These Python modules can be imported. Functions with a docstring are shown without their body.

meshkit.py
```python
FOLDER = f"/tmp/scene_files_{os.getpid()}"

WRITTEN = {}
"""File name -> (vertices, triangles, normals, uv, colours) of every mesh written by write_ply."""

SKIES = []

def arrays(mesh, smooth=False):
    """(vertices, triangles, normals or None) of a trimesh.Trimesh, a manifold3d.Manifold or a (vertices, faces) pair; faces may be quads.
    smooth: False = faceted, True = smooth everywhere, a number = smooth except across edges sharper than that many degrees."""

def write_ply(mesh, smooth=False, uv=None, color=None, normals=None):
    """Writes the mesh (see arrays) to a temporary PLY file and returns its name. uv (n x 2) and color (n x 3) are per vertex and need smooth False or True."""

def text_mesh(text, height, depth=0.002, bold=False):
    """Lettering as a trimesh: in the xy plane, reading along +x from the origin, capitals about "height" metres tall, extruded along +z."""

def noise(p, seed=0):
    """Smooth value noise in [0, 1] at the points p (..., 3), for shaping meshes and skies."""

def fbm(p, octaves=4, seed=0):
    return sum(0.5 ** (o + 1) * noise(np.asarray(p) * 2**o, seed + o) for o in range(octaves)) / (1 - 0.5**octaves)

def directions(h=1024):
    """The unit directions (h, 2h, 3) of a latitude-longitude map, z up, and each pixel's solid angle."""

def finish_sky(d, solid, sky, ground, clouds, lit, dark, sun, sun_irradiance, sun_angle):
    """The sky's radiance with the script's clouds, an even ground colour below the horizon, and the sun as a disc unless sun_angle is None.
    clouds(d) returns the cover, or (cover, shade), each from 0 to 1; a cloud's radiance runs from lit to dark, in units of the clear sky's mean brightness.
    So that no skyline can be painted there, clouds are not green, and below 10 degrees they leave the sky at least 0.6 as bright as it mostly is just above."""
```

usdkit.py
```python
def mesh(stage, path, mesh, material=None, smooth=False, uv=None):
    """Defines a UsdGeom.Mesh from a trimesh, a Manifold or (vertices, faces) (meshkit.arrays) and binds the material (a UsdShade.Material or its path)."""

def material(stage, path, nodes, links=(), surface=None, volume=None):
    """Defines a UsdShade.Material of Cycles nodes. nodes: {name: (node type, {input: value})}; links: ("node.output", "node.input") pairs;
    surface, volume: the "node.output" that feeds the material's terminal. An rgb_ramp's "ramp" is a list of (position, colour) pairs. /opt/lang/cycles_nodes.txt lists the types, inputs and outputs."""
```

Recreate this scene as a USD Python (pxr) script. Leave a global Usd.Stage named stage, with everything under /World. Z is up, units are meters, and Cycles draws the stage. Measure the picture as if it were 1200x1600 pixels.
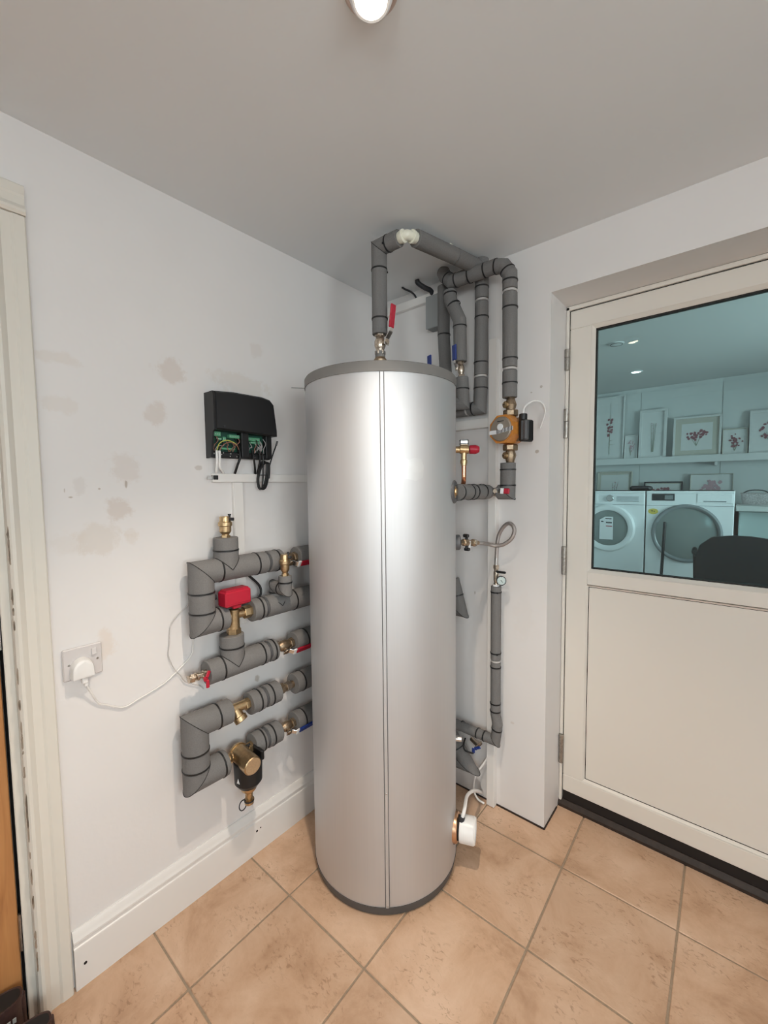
import math, random
import numpy as np
import trimesh
from shapely.geometry import Polygon, box as sbox
from shapely import affinity
from pxr import Usd, UsdGeom, UsdLux, UsdShade, Gf, Sdf
import usdkit, meshkit

random.seed(7)
stage = Usd.Stage.CreateInMemory()
UsdGeom.SetStageUpAxis(stage, UsdGeom.Tokens.z)
UsdGeom.SetStageMetersPerUnit(stage, 1.0)
UsdGeom.Xform.Define(stage, '/World')
UsdGeom.Scope.Define(stage, '/World/Looks')

# ------------------------------------------------------------------ camera, light, exposure
CAM = np.array([1.3754, -1.6303, 1.3966])
YAW, PITCH, ROLL, FPX = -0.7066, -0.0635, -0.0110, 651.34
EXPOSURE = -0.93


def camera():
    f = np.array([math.sin(YAW) * math.cos(PITCH), math.cos(YAW) * math.cos(PITCH), math.sin(PITCH)])
    r = np.cross(f, [0, 0, 1]); r /= np.linalg.norm(r); u = np.cross(r, f)
    c, s = math.cos(ROLL), math.sin(ROLL)
    r, u = c * r + s * u, -s * r + c * u
    cam = UsdGeom.Camera.Define(stage, '/World/camera')
    m = Gf.Matrix4d(*[float(x) for x in (*r, 0, *u, 0, *(-f), 0, *CAM, 1)])
    cam.AddTransformOp().Set(m)
    cam.CreateHorizontalApertureAttr(36.0); cam.CreateVerticalApertureAttr(48.0)
    cam.CreateFocalLengthAttr(FPX * 36.0 / 1200.0)
    cam.CreateClippingRangeAttr(Gf.Vec2f(0.02, 100.0))
    cam.CreateExposureAttr(EXPOSURE)
camera()

dome = UsdLux.DomeLight.Define(stage, '/World/sky')
dome.CreateIntensityAttr(0.9); dome.CreateColorAttr(Gf.Vec3f(0.82, 0.91, 1.0))


def window_light(name, pos, rot, w, h, inten, col):
    l = UsdLux.RectLight.Define(stage, '/World/' + name)
    l.CreateWidthAttr(w); l.CreateHeightAttr(h); l.CreateIntensityAttr(inten); l.CreateColorAttr(Gf.Vec3f(*col))
    l.AddTranslateOp().Set(Gf.Vec3d(*pos)); l.AddRotateXYZOp().Set(Gf.Vec3f(*rot))
# daylight entering through the window behind the camera, the one on the side wall and the one of the room beyond the door
window_light('daylight_rear', (2.35, -4.00, 1.75), (78, 0, 0), 1.9, 1.5, 27.0, (0.93, 0.97, 1.0))
window_light('daylight_side', (3.75, -1.9, 1.80), (0, 77, 0), 1.5, 1.9, 17.0, (0.93, 0.97, 1.0))
window_light('daylight_beyond', (3.41, 1.25, 1.5), (0, 90, 0), 1.2, 1.6, 34.0, (0.96, 0.98, 1.0))

# ------------------------------------------------------------------ scene helpers
ROOT = '/World/'
used = {}


def numbered(parent, name):
    k = (parent, name); n = used.get(k, 0); used[k] = n + 1
    return name if n == 0 else f'{name}_{n:03d}'


def meta(p, label=None, cat=None, group=None, kind=None):
    for k, v in (('label', label), ('category', cat), ('group', group), ('kind', kind)):
        if v:
            p.SetCustomDataByKey(k, v)
    return p


class Thing:
    def __init__(self, name, label=None, cat=None, group=None, kind=None):
        self.path = ROOT + numbered(ROOT, name)
        self.prim = UsdGeom.Xform.Define(stage, self.path).GetPrim()
        meta(self.prim, label, cat, group, kind)

    def part(self, name, mesh, mat, label=None, smooth=32, parent=None, kind=None):
        base = parent or self.path
        p = base + '/' + numbered(base, name)
        put(p, mesh, mat, smooth)
        meta(stage.GetPrimAtPath(p), label, kind=kind)
        return p


def put(path, mesh, mat, smooth=32):
    if isinstance(mesh, (list, tuple)) and not isinstance(mesh[0], np.ndarray):
        mesh = cat_(mesh)
    usdkit.mesh(stage, path, mesh, LOOK[mat], smooth=smooth)


def solo(name, mesh, mat, label=None, cat=None, group=None, kind=None, smooth=32):
    p = ROOT + numbered(ROOT, name)
    put(p, mesh, mat, smooth)
    return meta(stage.GetPrimAtPath(p), label, cat, group, kind)

# ------------------------------------------------------------------ mesh helpers
A = lambda *v: np.array(v if len(v) > 1 else v[0], float)


def unit(v):
    v = np.asarray(v, float); return v / np.linalg.norm(v)


def cat_(ms):
    return trimesh.util.concatenate([m for m in ms if m is not None])


def frame(d):
    d = unit(d); a = A(0, 0, 1) if abs(d[2]) < .9 else A(1, 0, 0)
    u = unit(np.cross(a, d)); return u, np.cross(d, u), d


def rings(R, cap=True):
    """R: list of (n,3) rings -> closed tube mesh; caps are separate fans."""
    n = len(R[0]); v = np.vstack(R); f = []
    for i in range(len(R) - 1):
        a, b = i * n + np.arange(n), i * n + (np.arange(n) + 1) % n
        f.append(np.stack([a, b, b + n], 1)); f.append(np.stack([a, b + n, a + n], 1))
    if cap:
        for k, flip in ((0, True), (len(R) - 1, False)):
            c = len(v); v = np.vstack([v, R[k].mean(0)])
            a, b = k * n + np.arange(n), k * n + (np.arange(n) + 1) % n
            t = np.stack([a, b, np.full(n, c)], 1)
            f.append(t[:, ::-1] if flip else t)
    return trimesh.Trimesh(v, np.vstack(f), process=False)


def lathe(p, d, prof, n=28, phase=0.0, cap=True):
    """prof: (distance along d, radius)"""
    u, v, w = frame(d); t = np.linspace(0, 2 * np.pi, n, endpoint=False) + phase
    circ = np.cos(t)[:, None] * u + np.sin(t)[:, None] * v
    return rings([A(p) + w * s + circ * max(r, 1e-5) for s, r in prof], cap)


def cyl(p0, p1, r, n=24, bev=0.0):
    L = np.linalg.norm(A(p1) - A(p0))
    pr = [(0, r), (L, r)] if not bev else [(0, r - bev), (bev, r), (L - bev, r), (L, r - bev)]
    return lathe(p0, A(p1) - A(p0), pr, n)


def hexn(p0, p1, r, bev=.0015):
    L = np.linalg.norm(A(p1) - A(p0))
    return lathe(p0, A(p1) - A(p0), [(0, r - bev), (bev, r), (L - bev, r), (L, r - bev)], 6, phase=.3)


def bx(c, size, bev=0.0, rot=None):
    s = A(size) / 2; b = min(bev, min(s) * .95)
    pts = []
    for sx in (-1, 1):
        for sy in (-1, 1):
            for sz in (-1, 1):
                q = A(sx, sy, sz)
                if b:
                    for k in range(3):
                        e = s - b; e[k] = s[k]; pts.append(q * e)
                else:
                    pts.append(q * s)
    m = trimesh.convex.convex_hull(np.array(pts))
    v = m.vertices
    if rot is not None:
        v = v @ np.asarray(rot).T
    return trimesh.Trimesh(v + A(c), m.faces, process=False)


def bb(x0, x1, y0, y1, z0, z1, bev=0.0):
    return bx(((x0 + x1) / 2, (y0 + y1) / 2, (z0 + z1) / 2), (x1 - x0, y1 - y0, z1 - z0), bev)


def rotz(a):
    c, s = math.cos(a), math.sin(a); return np.array([[c, -s, 0], [s, c, 0], [0, 0, 1]])


def mitre(pts, r, n=32, chamfer=.0015):
    """tube along a polyline with mitred corners, flat ends"""
    P = [A(p) for p in pts]; D = [unit(P[i + 1] - P[i]) for i in range(len(P) - 1)]
    u, v, w = frame(D[0]); t = np.linspace(0, 2 * np.pi, n, endpoint=False)
    off = (np.cos(t)[:, None] * u + np.sin(t)[:, None] * v) * r
    R = [P[0] + off * (1 - chamfer / r), P[0] + off + D[0] * chamfer]
    for i in range(1, len(P) - 1):
        m = unit(D[i - 1] + D[i])
        k = (off @ m) / (D[i - 1] @ m)
        base = off - k[:, None] * D[i - 1]
        R.append(P[i] + base)
        R.append(P[i] + base)
        o = base - (base @ D[i])[:, None] * D[i]
        off = o
    R += [P[-1] + off - D[-1] * chamfer, P[-1] + off * (1 - chamfer / r)]
    return rings(R)


def spline(pts, m=10):
    P = np.array([A(p) for p in pts]); P = np.vstack([2 * P[0] - P[1], P, 2 * P[-1] - P[-2]]); out = []
    for i in range(1, len(P) - 2):
        t = np.linspace(0, 1, m, endpoint=False)[:, None]
        a, b, c, d = P[i - 1:i + 3]
        out.append(.5 * (2 * b + (c - a) * t + (2 * a - 5 * b + 4 * c - d) * t ** 2 + (3 * b - a - 3 * c + d) * t ** 3))
    return np.vstack(out + [P[-2:-1]])


def cable(pts, r, n=10, m=8, smooth=True):
    P = spline(pts, m) if smooth else np.array([A(p) for p in pts])
    T = np.gradient(P, axis=0); T /= np.linalg.norm(T, axis=1)[:, None]
    u, v, w = frame(T[0]); R = []; t = np.linspace(0, 2 * np.pi, n, endpoint=False)
    for p, d in zip(P, T):
        u = unit(u - (u @ d) * d); v = np.cross(d, u)
        R.append(p + (np.cos(t)[:, None] * u + np.sin(t)[:, None] * v) * r)
    return rings(R)


def torus(c, axis, R, r, n=32, k=10, a0=0, a1=2 * np.pi):
    u, v, w = frame(axis); t = np.linspace(a0, a1, n)
    return cable([A(c) + R * (math.cos(x) * u + math.sin(x) * v) for x in t], r, k, smooth=False)


def extr(poly, fr, o, depth):
    """extrude a 2D polygon (in fr u,v) along w from origin o"""
    gs = getattr(poly, 'geoms', [poly]); out = []
    for g in gs:
        m = trimesh.creation.extrude_polygon(g, depth, engine='earcut')
        u, v, w = [A(x) for x in fr]
        V = m.vertices; V = A(o) + V[:, :1] * u + V[:, 1:2] * v + V[:, 2:] * w
        F = m.faces if np.dot(np.cross(u, v), w) > 0 else m.faces[:, ::-1]
        out.append(trimesh.Trimesh(V, F, process=False))
    return cat_(out)


FYZ = ((0, 1, 0), (0, 0, 1), (1, 0, 0))      # polygons in y,z extruded to +x
FXZ = ((1, 0, 0), (0, 0, 1), (0, 1, 0))      # polygons in x,z extruded to +y
FXY = ((1, 0, 0), (0, 1, 0), (0, 0, 1))

# ------------------------------------------------------------------ materials
LOOK = {}


def mat(name, nodes, links=(), surface='p.BSDF'):
    LOOK[name] = usdkit.material(stage, '/World/Looks/' + name, nodes, links, surface)


def plain(name, col, rough=.5, metal=0., bump=0., scale=60., var=0., **kw):
    nodes = {'p': ('principled_bsdf', {'base_color': col, 'roughness': rough, 'metallic': metal, **kw})}
    links = []
    if bump or var:
        nodes['g'] = ('texture_coordinate', {})
        nodes['n'] = ('noise_texture', {'scale': scale, 'detail': 4.0})
        links += [('g.object', 'n.vector')]
    if bump:
        nodes['b'] = ('bump', {'strength': bump, 'distance': .002})
        links += [('n.fac', 'b.height'), ('b.normal', 'p.normal')]
    if var:
        c = A(col)
        nodes['r'] = ('rgb_ramp', {'ramp': [(.3, tuple(c * (1 - var))), (.7, tuple(np.minimum(c * (1 + var), 1)))]})
        links += [('n.fac', 'r.fac'), ('r.color', 'p.base_color')]
    mat(name, nodes, links)


plain('paint_white', (.80, .772, .758), .6, bump=.25, scale=40)
plain('ceiling_white', (.79, .81, .82), .75, bump=.3, scale=30)
plain('paint_cream', (.79, .745, .68), .38, bump=.12, scale=25)
plain('trim_cream', (.74, .70, .63), .35, bump=.15, scale=30)
plain('skirting_white', (.80, .77, .74), .35, bump=.1, scale=30)
plain('plastic_white', (.86, .84, .82), .35)
plain('socket_plate', (.66, .62, .61), .35)
plain('wire_pale', (.58, .55, .53), .5)
plain('pvc_white', (.83, .80, .77), .4)
plain('fitting_white', (.84, .83, .70), .3)
plain('clip_grey', (.50, .48, .46), .6)
plain('seam_dark', (.035, .032, .03), .9)
plain('foam', (.178, .172, .168), .85, bump=.35, scale=260, var=.06)
plain('tie_black', (.012, .012, .013), .45)
plain('black', (.009, .009, .010), .42)
plain('rubber', (.02, .018, .016), .7)
plain('dark_grey', (.09, .09, .095), .5)
plain('lid_grey', (.20, .19, .18), .5, bump=.15, scale=120)
plain('base_grey', (.075, .073, .072), .5)
plain('box_grey', (.28, .29, .29), .5)
plain('brass', (.58, .42, .24), .36, 1., bump=.15, scale=120, var=.12)
plain('lamp_ring', (.62, .47, .40), .35, .5)
plain('brass_light', (.66, .50, .32), .5, .8, bump=.1, scale=200, var=.08)
plain('old_brass', (.38, .29, .20), .45, 1., bump=.35, scale=150, var=.2)
plain('nickel', (.58, .50, .41), .3, 1., bump=.3, scale=160, var=.15)
plain('steel', (.62, .61, .60), .3, 1., bump=.1, scale=90)
plain('hinge_steel', (.40, .38, .35), .38, 1., bump=.3, scale=120, var=.2)
plain('copper', (.80, .38, .22), .25, 1., var=.08)
plain('copper_flange', (.70, .42, .26), .35, 1.)
plain('red', (.40, .010, .030), .35)
plain('red_bright', (.47, .012, .035), .35)
plain('red_cap', (.50, .015, .04), .3)
plain('blue', (.015, .04, .22), .35)
plain('orange', (.62, .24, .045), .42, bump=.1, scale=80, var=.1)
plain('plate_grey', (.42, .36, .30), .4, .6)
plain('pcb_green', (.012, .075, .05), .45)
plain('terminal_green', (.10, .36, .20), .45)
plain('wire_grey', (.35, .33, .33), .5)
plain('wire_yellow', (.55, .55, .10), .5)
plain('wire_brown', (.30, .14, .10), .5)
plain('label_white', (.85, .85, .86), .5)
plain('label_grey', (.30, .30, .28), .6)
plain('ink', (.03, .03, .035), .6)
plain('braid', (.42, .38, .36), .42, .7, bump=.6, scale=500)
plain('shoe_leather', (.045, .020, .017), .5, bump=.2, scale=90, var=.2)
plain('shoe_lining', (.012, .009, .008), .8)
plain('shoe_sole', (.05, .03, .025), .7)
plain('grout', (.36, .27, .19), .9, bump=.4, scale=120, var=.12)
plain('dark_gap', (.012, .008, .007), .8)
plain('threshold', (.028, .017, .012), .6, bump=.3, scale=60, var=.3)
plain('appliance_white', (.90, .91, .92), .3)
plain('appliance_grey', (.25, .27, .28), .25)
plain('appliance_glass', (.24, .27, .26), .12)
plain('sticker_yellow', (.75, .60, .12), .5)
plain('picture_paper', (.64, .64, .63), .7)
plain('picture_mount', (.50, .48, .42), .6)
plain('frame_white', (.64, .64, .63), .45)
plain('frame_dark', (.02, .02, .03), .4)
plain('petal', (.26, .10, .12), .7)
plain('petal_pale', (.50, .32, .36), .7)
plain('stem', (.28, .30, .24), .7)
plain('wall_beyond', (.60, .62, .61), .7)
plain('ceiling_beyond', (.60, .61, .60), .8)
plain('cabinet_teal', (.45, .55, .54), .6)
plain('worktop', (.62, .64, .62), .4)
plain('basket', (.45, .42, .42), .8, bump=.8, scale=120, var=.3)
plain('chair_black', (.006, .006, .008), .6)
plain('floor_beyond', (.40, .34, .28), .5)
plain('chrome', (.75, .75, .75), .15, 1.)
plain('dial_white', (.88, .88, .86), .4)
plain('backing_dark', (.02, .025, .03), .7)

# wood of the internal door
mat('wood', {'g': ('texture_coordinate', {}), 'm': ('mapping', {'scale': (6., 6., .5)}),
             'n': ('noise_texture', {'scale': 5., 'detail': 5., 'distortion': 1.2}),
             'r': ('rgb_ramp', {'ramp': [(.3, (.36, .15, .05)), (.5, (.47, .21, .075)), (.72, (.55, .27, .10))]}),
             'p': ('principled_bsdf', {'roughness': .35})},
    [('g.object', 'm.vector'), ('m.vector', 'n.vector'), ('n.fac', 'r.fac'), ('r.color', 'p.base_color')])

# ceramic floor tile: mottled, pitted, a little different from tile to tile
mat('tile', {'g': ('geometry', {}), 'o': ('object_info', {}),
             'n1': ('noise_texture', {'scale': 5., 'detail': 6., 'roughness': .65, 'distortion': .5}),
             'r1': ('rgb_ramp', {'ramp': [(.30, (.46, .275, .165)), (.47, (.60, .385, .25)), (.68, (.71, .495, .35))]}),
             'mp': ('mapping', {'scale': (1., 1.7, 1.)}),
             'n2': ('noise_texture', {'scale': 52., 'detail': 3., 'roughness': .6, 'distortion': .8}),
             'r2': ('rgb_ramp', {'ramp': [(.55, (0, 0, 0)), (.68, (1, 1, 1))]}),
             'n3': ('noise_texture', {'scale': 9., 'detail': 2.}),
             'r3': ('rgb_ramp', {'ramp': [(.45, (0, 0, 0)), (.62, (1, 1, 1))]}),
             'mu': ('math', {'math_type': 'multiply'}),
             'mu2': ('math', {'math_type': 'multiply', 'value2': .62}),
             'mx': ('mix_color', {'b': (.30, .165, .09)}),
             'hv': ('map_range', {'from_min': 0., 'from_max': 1., 'to_min': .92, 'to_max': 1.06}),
             'h': ('hsv', {}),
             'b': ('bump', {'strength': .25, 'distance': .0015, 'invert': True}),
             'p': ('principled_bsdf', {'roughness': .36})},
    [('g.position', 'n1.vector'), ('g.position', 'mp.vector'), ('mp.vector', 'n2.vector'), ('g.position', 'n3.vector'),
     ('n1.fac', 'r1.fac'), ('n2.fac', 'r2.fac'), ('n3.fac', 'r3.fac'), ('r2.color', 'mu.value1'), ('r3.color', 'mu.value2'),
     ('mu.value', 'mu2.value1'), ('mu2.value', 'mx.fac'), ('r1.color', 'mx.a'), ('mx.result', 'h.color'), ('o.random', 'hv.value'),
     ('hv.result', 'h.value'), ('h.color', 'p.base_color'), ('n2.fac', 'b.height'), ('b.normal', 'p.normal')])

# silver foil casing of the cylinder
mat('silver', {'g': ('texture_coordinate', {}), 'm': ('mapping', {'scale': (60., 60., 1.2)}),
               'n': ('noise_texture', {'scale': 3., 'detail': 2.}),
               'rr': ('map_range', {'from_min': .3, 'from_max': .7, 'to_min': .52, 'to_max': .58}),
               'p': ('principled_bsdf', {'base_color': (.63, .635, .65), 'metallic': .84})},
    [('g.object', 'm.vector'), ('m.vector', 'n.vector'), ('n.fac', 'rr.value'), ('rr.result', 'p.roughness')])

plain('residue', (.66, .67, .68), .50, .70, var=.04, scale=30)

# tinted double glazing
mat('glass_tinted', {'t': ('transparent_bsdf', {'color': (.66, .79, .80)}), 'g': ('glossy_bsdf', {'color': (1, 1, 1), 'roughness': .0}),
                     'f': ('fresnel', {'IOR': 1.44}), 'm': ('mix_closure', {})},
    [('f.fac', 'm.fac'), ('t.BSDF', 'm.closure1'), ('g.BSDF', 'm.closure2')], 'm.closure')
mat('glass_clear', {'t': ('transparent_bsdf', {'color': (.95, .97, .96)}), 'g': ('glossy_bsdf', {'color': (1, 1, 1), 'roughness': .0}),
                    'f': ('fresnel', {'IOR': 1.45}), 'm': ('mix_closure', {})},
    [('f.fac', 'm.fac'), ('t.BSDF', 'm.closure1'), ('g.BSDF', 'm.closure2')], 'm.closure')
mat('bulb', {'e': ('emission', {'color': (1., .80, .58), 'strength': 45.})}, [], 'e.emission')
mat('bulb_beyond', {'e': ('emission', {'color': (1., .93, .82), 'strength': 14.})}, [], 'e.emission')


def stained_wall(name, base, stains, ax=1):
    """white paint with old filler / scrape patches: (y, z, half width, half height, strength, colour)"""
    nodes = {'g': ('geometry', {}), 'n': ('noise_texture', {'scale': 17., 'detail': 6., 'roughness': .7}),
             'nb': ('noise_texture', {'scale': 45., 'detail': 4.}),
             'b': ('bump', {'strength': .25, 'distance': .002}),
             'sh': ('math', {'math_type': 'multiply_add', 'value2': 2.4, 'value3': -1.2}),
             'nl': ('noise_texture', {'scale': 1.6, 'detail': 3.}),
             'rl': ('rgb_ramp', {'ramp': [(.35, tuple(A(base) * .965)), (.65, base)]}),
             'p': ('principled_bsdf', {'roughness': .6})}
    links = [('g.position', 'n.vector'), ('g.position', 'nb.vector'), ('nb.fac', 'b.height'), ('b.normal', 'p.normal'), ('n.fac', 'sh.value1'),
             ('g.position', 'nl.vector'), ('nl.fac', 'rl.fac')]
    last = 'rl.color'
    for i, (y, z, ry, rz, s, c) in enumerate(stains):
        nodes[f's{i}'] = ('vector_math', {'math_type': 'subtract', 'vector2': (0., y, z) if ax else (y, 0., z)})
        nodes[f'k{i}'] = ('vector_math', {'math_type': 'multiply', 'vector2': (0., 1 / ry, 1 / rz) if ax else (1 / ry, 0., 1 / rz)})
        nodes[f'l{i}'] = ('vector_math', {'math_type': 'length'})
        nodes[f'a{i}'] = ('math', {'math_type': 'add'})
        nodes[f'm{i}'] = ('map_range', {'range_type': 'smoothstep', 'from_min': 1.05, 'from_max': .55, 'to_min': 0., 'to_max': s * .8, 'clamp': True})
        nodes[f'x{i}'] = ('mix_color', {'b': c})
        links += [('g.position', f's{i}.vector1'), (f's{i}.vector', f'k{i}.vector1'), (f'k{i}.vector', f'l{i}.vector1'), (f'l{i}.value', f'a{i}.value1'),
                  ('sh.value', f'a{i}.value2'), (f'a{i}.value', f'm{i}.value'), (f'm{i}.result', f'x{i}.fac'), (last, f'x{i}.a')]
        last = f'x{i}.result'
    links.append((last, 'p.base_color'))
    mat(name, nodes, links)


FILL = (.60, .50, .43); SAND = (.66, .575, .49); DUSK = (.45, .38, .32)
stained_wall('wall_left_paint', (.80, .772, .758), [
    (-1.049, 1.768, .055, .040, .55, FILL), (-1.096, 1.622, .042, .034, .5, FILL), (-1.185, 1.455, .050, .050, .35, FILL),
    (-1.212, 1.334, .042, .038, .6, FILL), (-1.262, 1.256, .085, .048, .45, SAND), (-1.185, 1.255, .022, .034, .35, SAND),
    (-1.34, 1.74, .055, .02, .35, SAND), (-1.335, 1.62, .05, .025, .3, SAND), (-.80, 1.765, .12, .045, .4, SAND),
    (-.735, 1.90, .03, .03, .25, FILL), (-.969, 1.462, .013, .009, .6, DUSK), (-1.187, 1.408, .004, .014, 1., DUSK),
    (-1.323, 1.374, .008, .004, 1., DUSK), (-1.255, 1.396, .004, .0035, 1., DUSK), (-1.335, 1.392, .003, .012, .7, DUSK), (-1.262, .945, .03, .05, .35, (.72, .55, .40)),
    (-.775, .667, .012, .016, .9, DUSK), (-1.33, 1.25, .05, .04, .2, SAND), (-1.30, 1.40, .02, .03, .2, DUSK)])

stained_wall('wall_right_paint', (.80, .772, .758), [
    (.770, 1.522, .009, .008, 1., DUSK), (.783, 1.768, .005, .005, .9, DUSK), (.745, 1.752, .005, .004, .8, DUSK), 
    (.504, .921, .004, .010, .9, DUSK), (.680, .395, .012, .008, .5, FILL), (.72, .85, .05, .10, .12, SAND)], 0)

# ------------------------------------------------------------------ room shell
H, XR, YF, YD = 2.30, 3.00, -3.40, 0.18            # ceiling, right side, rear wall, door face
EX0, EX1, ET = .816, 1.735, 2.109                    # door reveal
WT = .30                                             # thickness of the door wall

tile, th, ox, oy = .34571, .01529, .2331, -.83236
ux, uy = A(math.cos(th), math.sin(th)), A(-math.sin(th), math.cos(th))
fl = Thing('floor', kind='structure')
fl.part('grout_bed', bb(-.12, XR, YF, YD + .05, -.06, -.0025), 'grout')
room2d = Polygon([(-.10, YF), (XR, YF), (XR, 0), (EX1, 0), (EX1, YD - .005), (EX0, YD - .005), (EX0, 0), (0, 0), (0, -1.475), (-.10, -1.475)])


def tile_mesh(poly, top, rnd):
    inner = poly.buffer(-.0018, join_style=2)
    if inner.is_empty or inner.geom_type != 'Polygon':
        return None
    m = [extr(poly, FXY, (0, 0, -.012), .012 + top - .0012)]
    n = min(len(poly.exterior.coords), len(inner.exterior.coords)) - 1
    if len(poly.exterior.coords) == len(inner.exterior.coords) and poly.convex_hull.area - poly.area < 1e-7:
        a = np.array(poly.exterior.coords)[:-1]; b = np.array(inner.exterior.coords)[:-1]
        k = np.argmin(np.linalg.norm(b - a[0], axis=1)); b = np.roll(b, -k, 0)
        if np.linalg.norm(a - b, axis=1).max() > .01:
            b = np.roll(b[::-1], 1, 0)
        if np.linalg.norm(a - b, axis=1).max() < .02:
            return rings([np.c_[a, np.full(n, -.012)], np.c_[a, np.full(n, top - .0012)], np.c_[b, np.full(n, top)]]) if Polygon(a).exterior.is_ccw else \
                rings([np.c_[a, np.full(n, -.012)][::-1], np.c_[a, np.full(n, top - .0012)][::-1], np.c_[b, np.full(n, top)][::-1]])
    return extr(poly, FXY, (0, 0, -.012), .012 + top)


rt = random.Random(3)
g = .0032
for i in range(-3, 11):
    for j in range(-9, 5):
        c0 = ux * (ox + i * tile) + uy * (oy + j * tile)
        q = Polygon([c0 + ux * g + uy * g, c0 + ux * (tile - g) + uy * g, c0 + ux * (tile - g) + uy * (tile - g), c0 + ux * g + uy * (tile - g)])
        q = q.intersection(room2d.buffer(-.002, join_style=2))
        for p in getattr(q, 'geoms', [q]):
            if p.is_empty or p.area < 2e-4 or p.geom_type != 'Polygon':
                continue
            m = tile_mesh(p.simplify(.0005), rt.uniform(-.0004, .0004), rt)
            if m is not None:
                fl.part('tile', m, 'tile', smooth=False)

# ceiling with a slightly uneven plaster surface
ce = bb(-.12, XR + .12, YF - .15, WT, H, H + .1)
solo('ceiling', ce, 'ceiling_white', kind='structure')
# left wall with the opening of the wooden door
DZ, DY0, DY1 = 2.06, -2.26, -1.478
wl = sbox(YF, 0, 0, H).difference(sbox(DY0, 0, DY1, DZ))
solo('wall_left', extr(wl, FYZ, (-.12, 0, 0), .12), 'wall_left_paint', kind='structure')
# door wall: the reveal is cut right through
wr = sbox(-.12, 0, XR + .12, H).difference(sbox(EX0, -1, EX1, ET))
solo('wall_right', extr(wr, FXZ, (0, 0, 0), WT), 'wall_right_paint', kind='structure')
# rear wall with a window, side wall with a window
W1 = (1.85, 2.90, .85, 2.10)
wf = sbox(-.12, 0, XR + .12, H).difference(sbox(W1[0], W1[2], W1[1], W1[3]))
solo('wall_front', extr(wf, FXZ, (0, YF - .12, 0), .12), 'paint_white', kind='structure')
W2 = (-2.65, -1.15, .9, 2.1)
ws = sbox(YF, 0, 0, H).difference(sbox(W2[0], W2[2], W2[1], W2[3]))
solo('wall_side', extr(ws, FYZ, (XR, 0, 0), .12), 'paint_white', kind='structure')


def window(name, horizontal, a0, a1, z0, z1, c):
    w = Thing(name, kind='structure')
    def B(p, q, za, zb, d0=-.03, d1=.03):
        return bb(p, q, c + d0, c + d1, za, zb, .003) if horizontal else bb(c + d0, c + d1, p, q, za, zb, .003)
    for (p, q, za, zb) in ((a0, a1, z0, z0 + .05), (a0, a1, z1 - .05, z1), (a0, a0 + .05, z0 + .05, z1 - .05), (a1 - .05, a1, z0 + .05, z1 - .05), ((a0 + a1) / 2 - .025, (a0 + a1) / 2 + .025, z0 + .05, z1 - .05)):
        w.part('window_frame', B(p, q, za, zb), 'plastic_white')
    for (p, q) in ((a0 + .05, (a0 + a1) / 2 - .025), ((a0 + a1) / 2 + .025, a1 - .05)):
        w.part('pane', B(p, q, z0 + .05, z1 - .05, -.003, .003), 'glass_clear', smooth=False)
    return w
window('window_1', True, W1[0], W1[1], W1[2], W1[3], YF - .07)
window('window_2', False, W2[0], W2[1], W2[2], W2[3], XR + .05)

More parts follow.
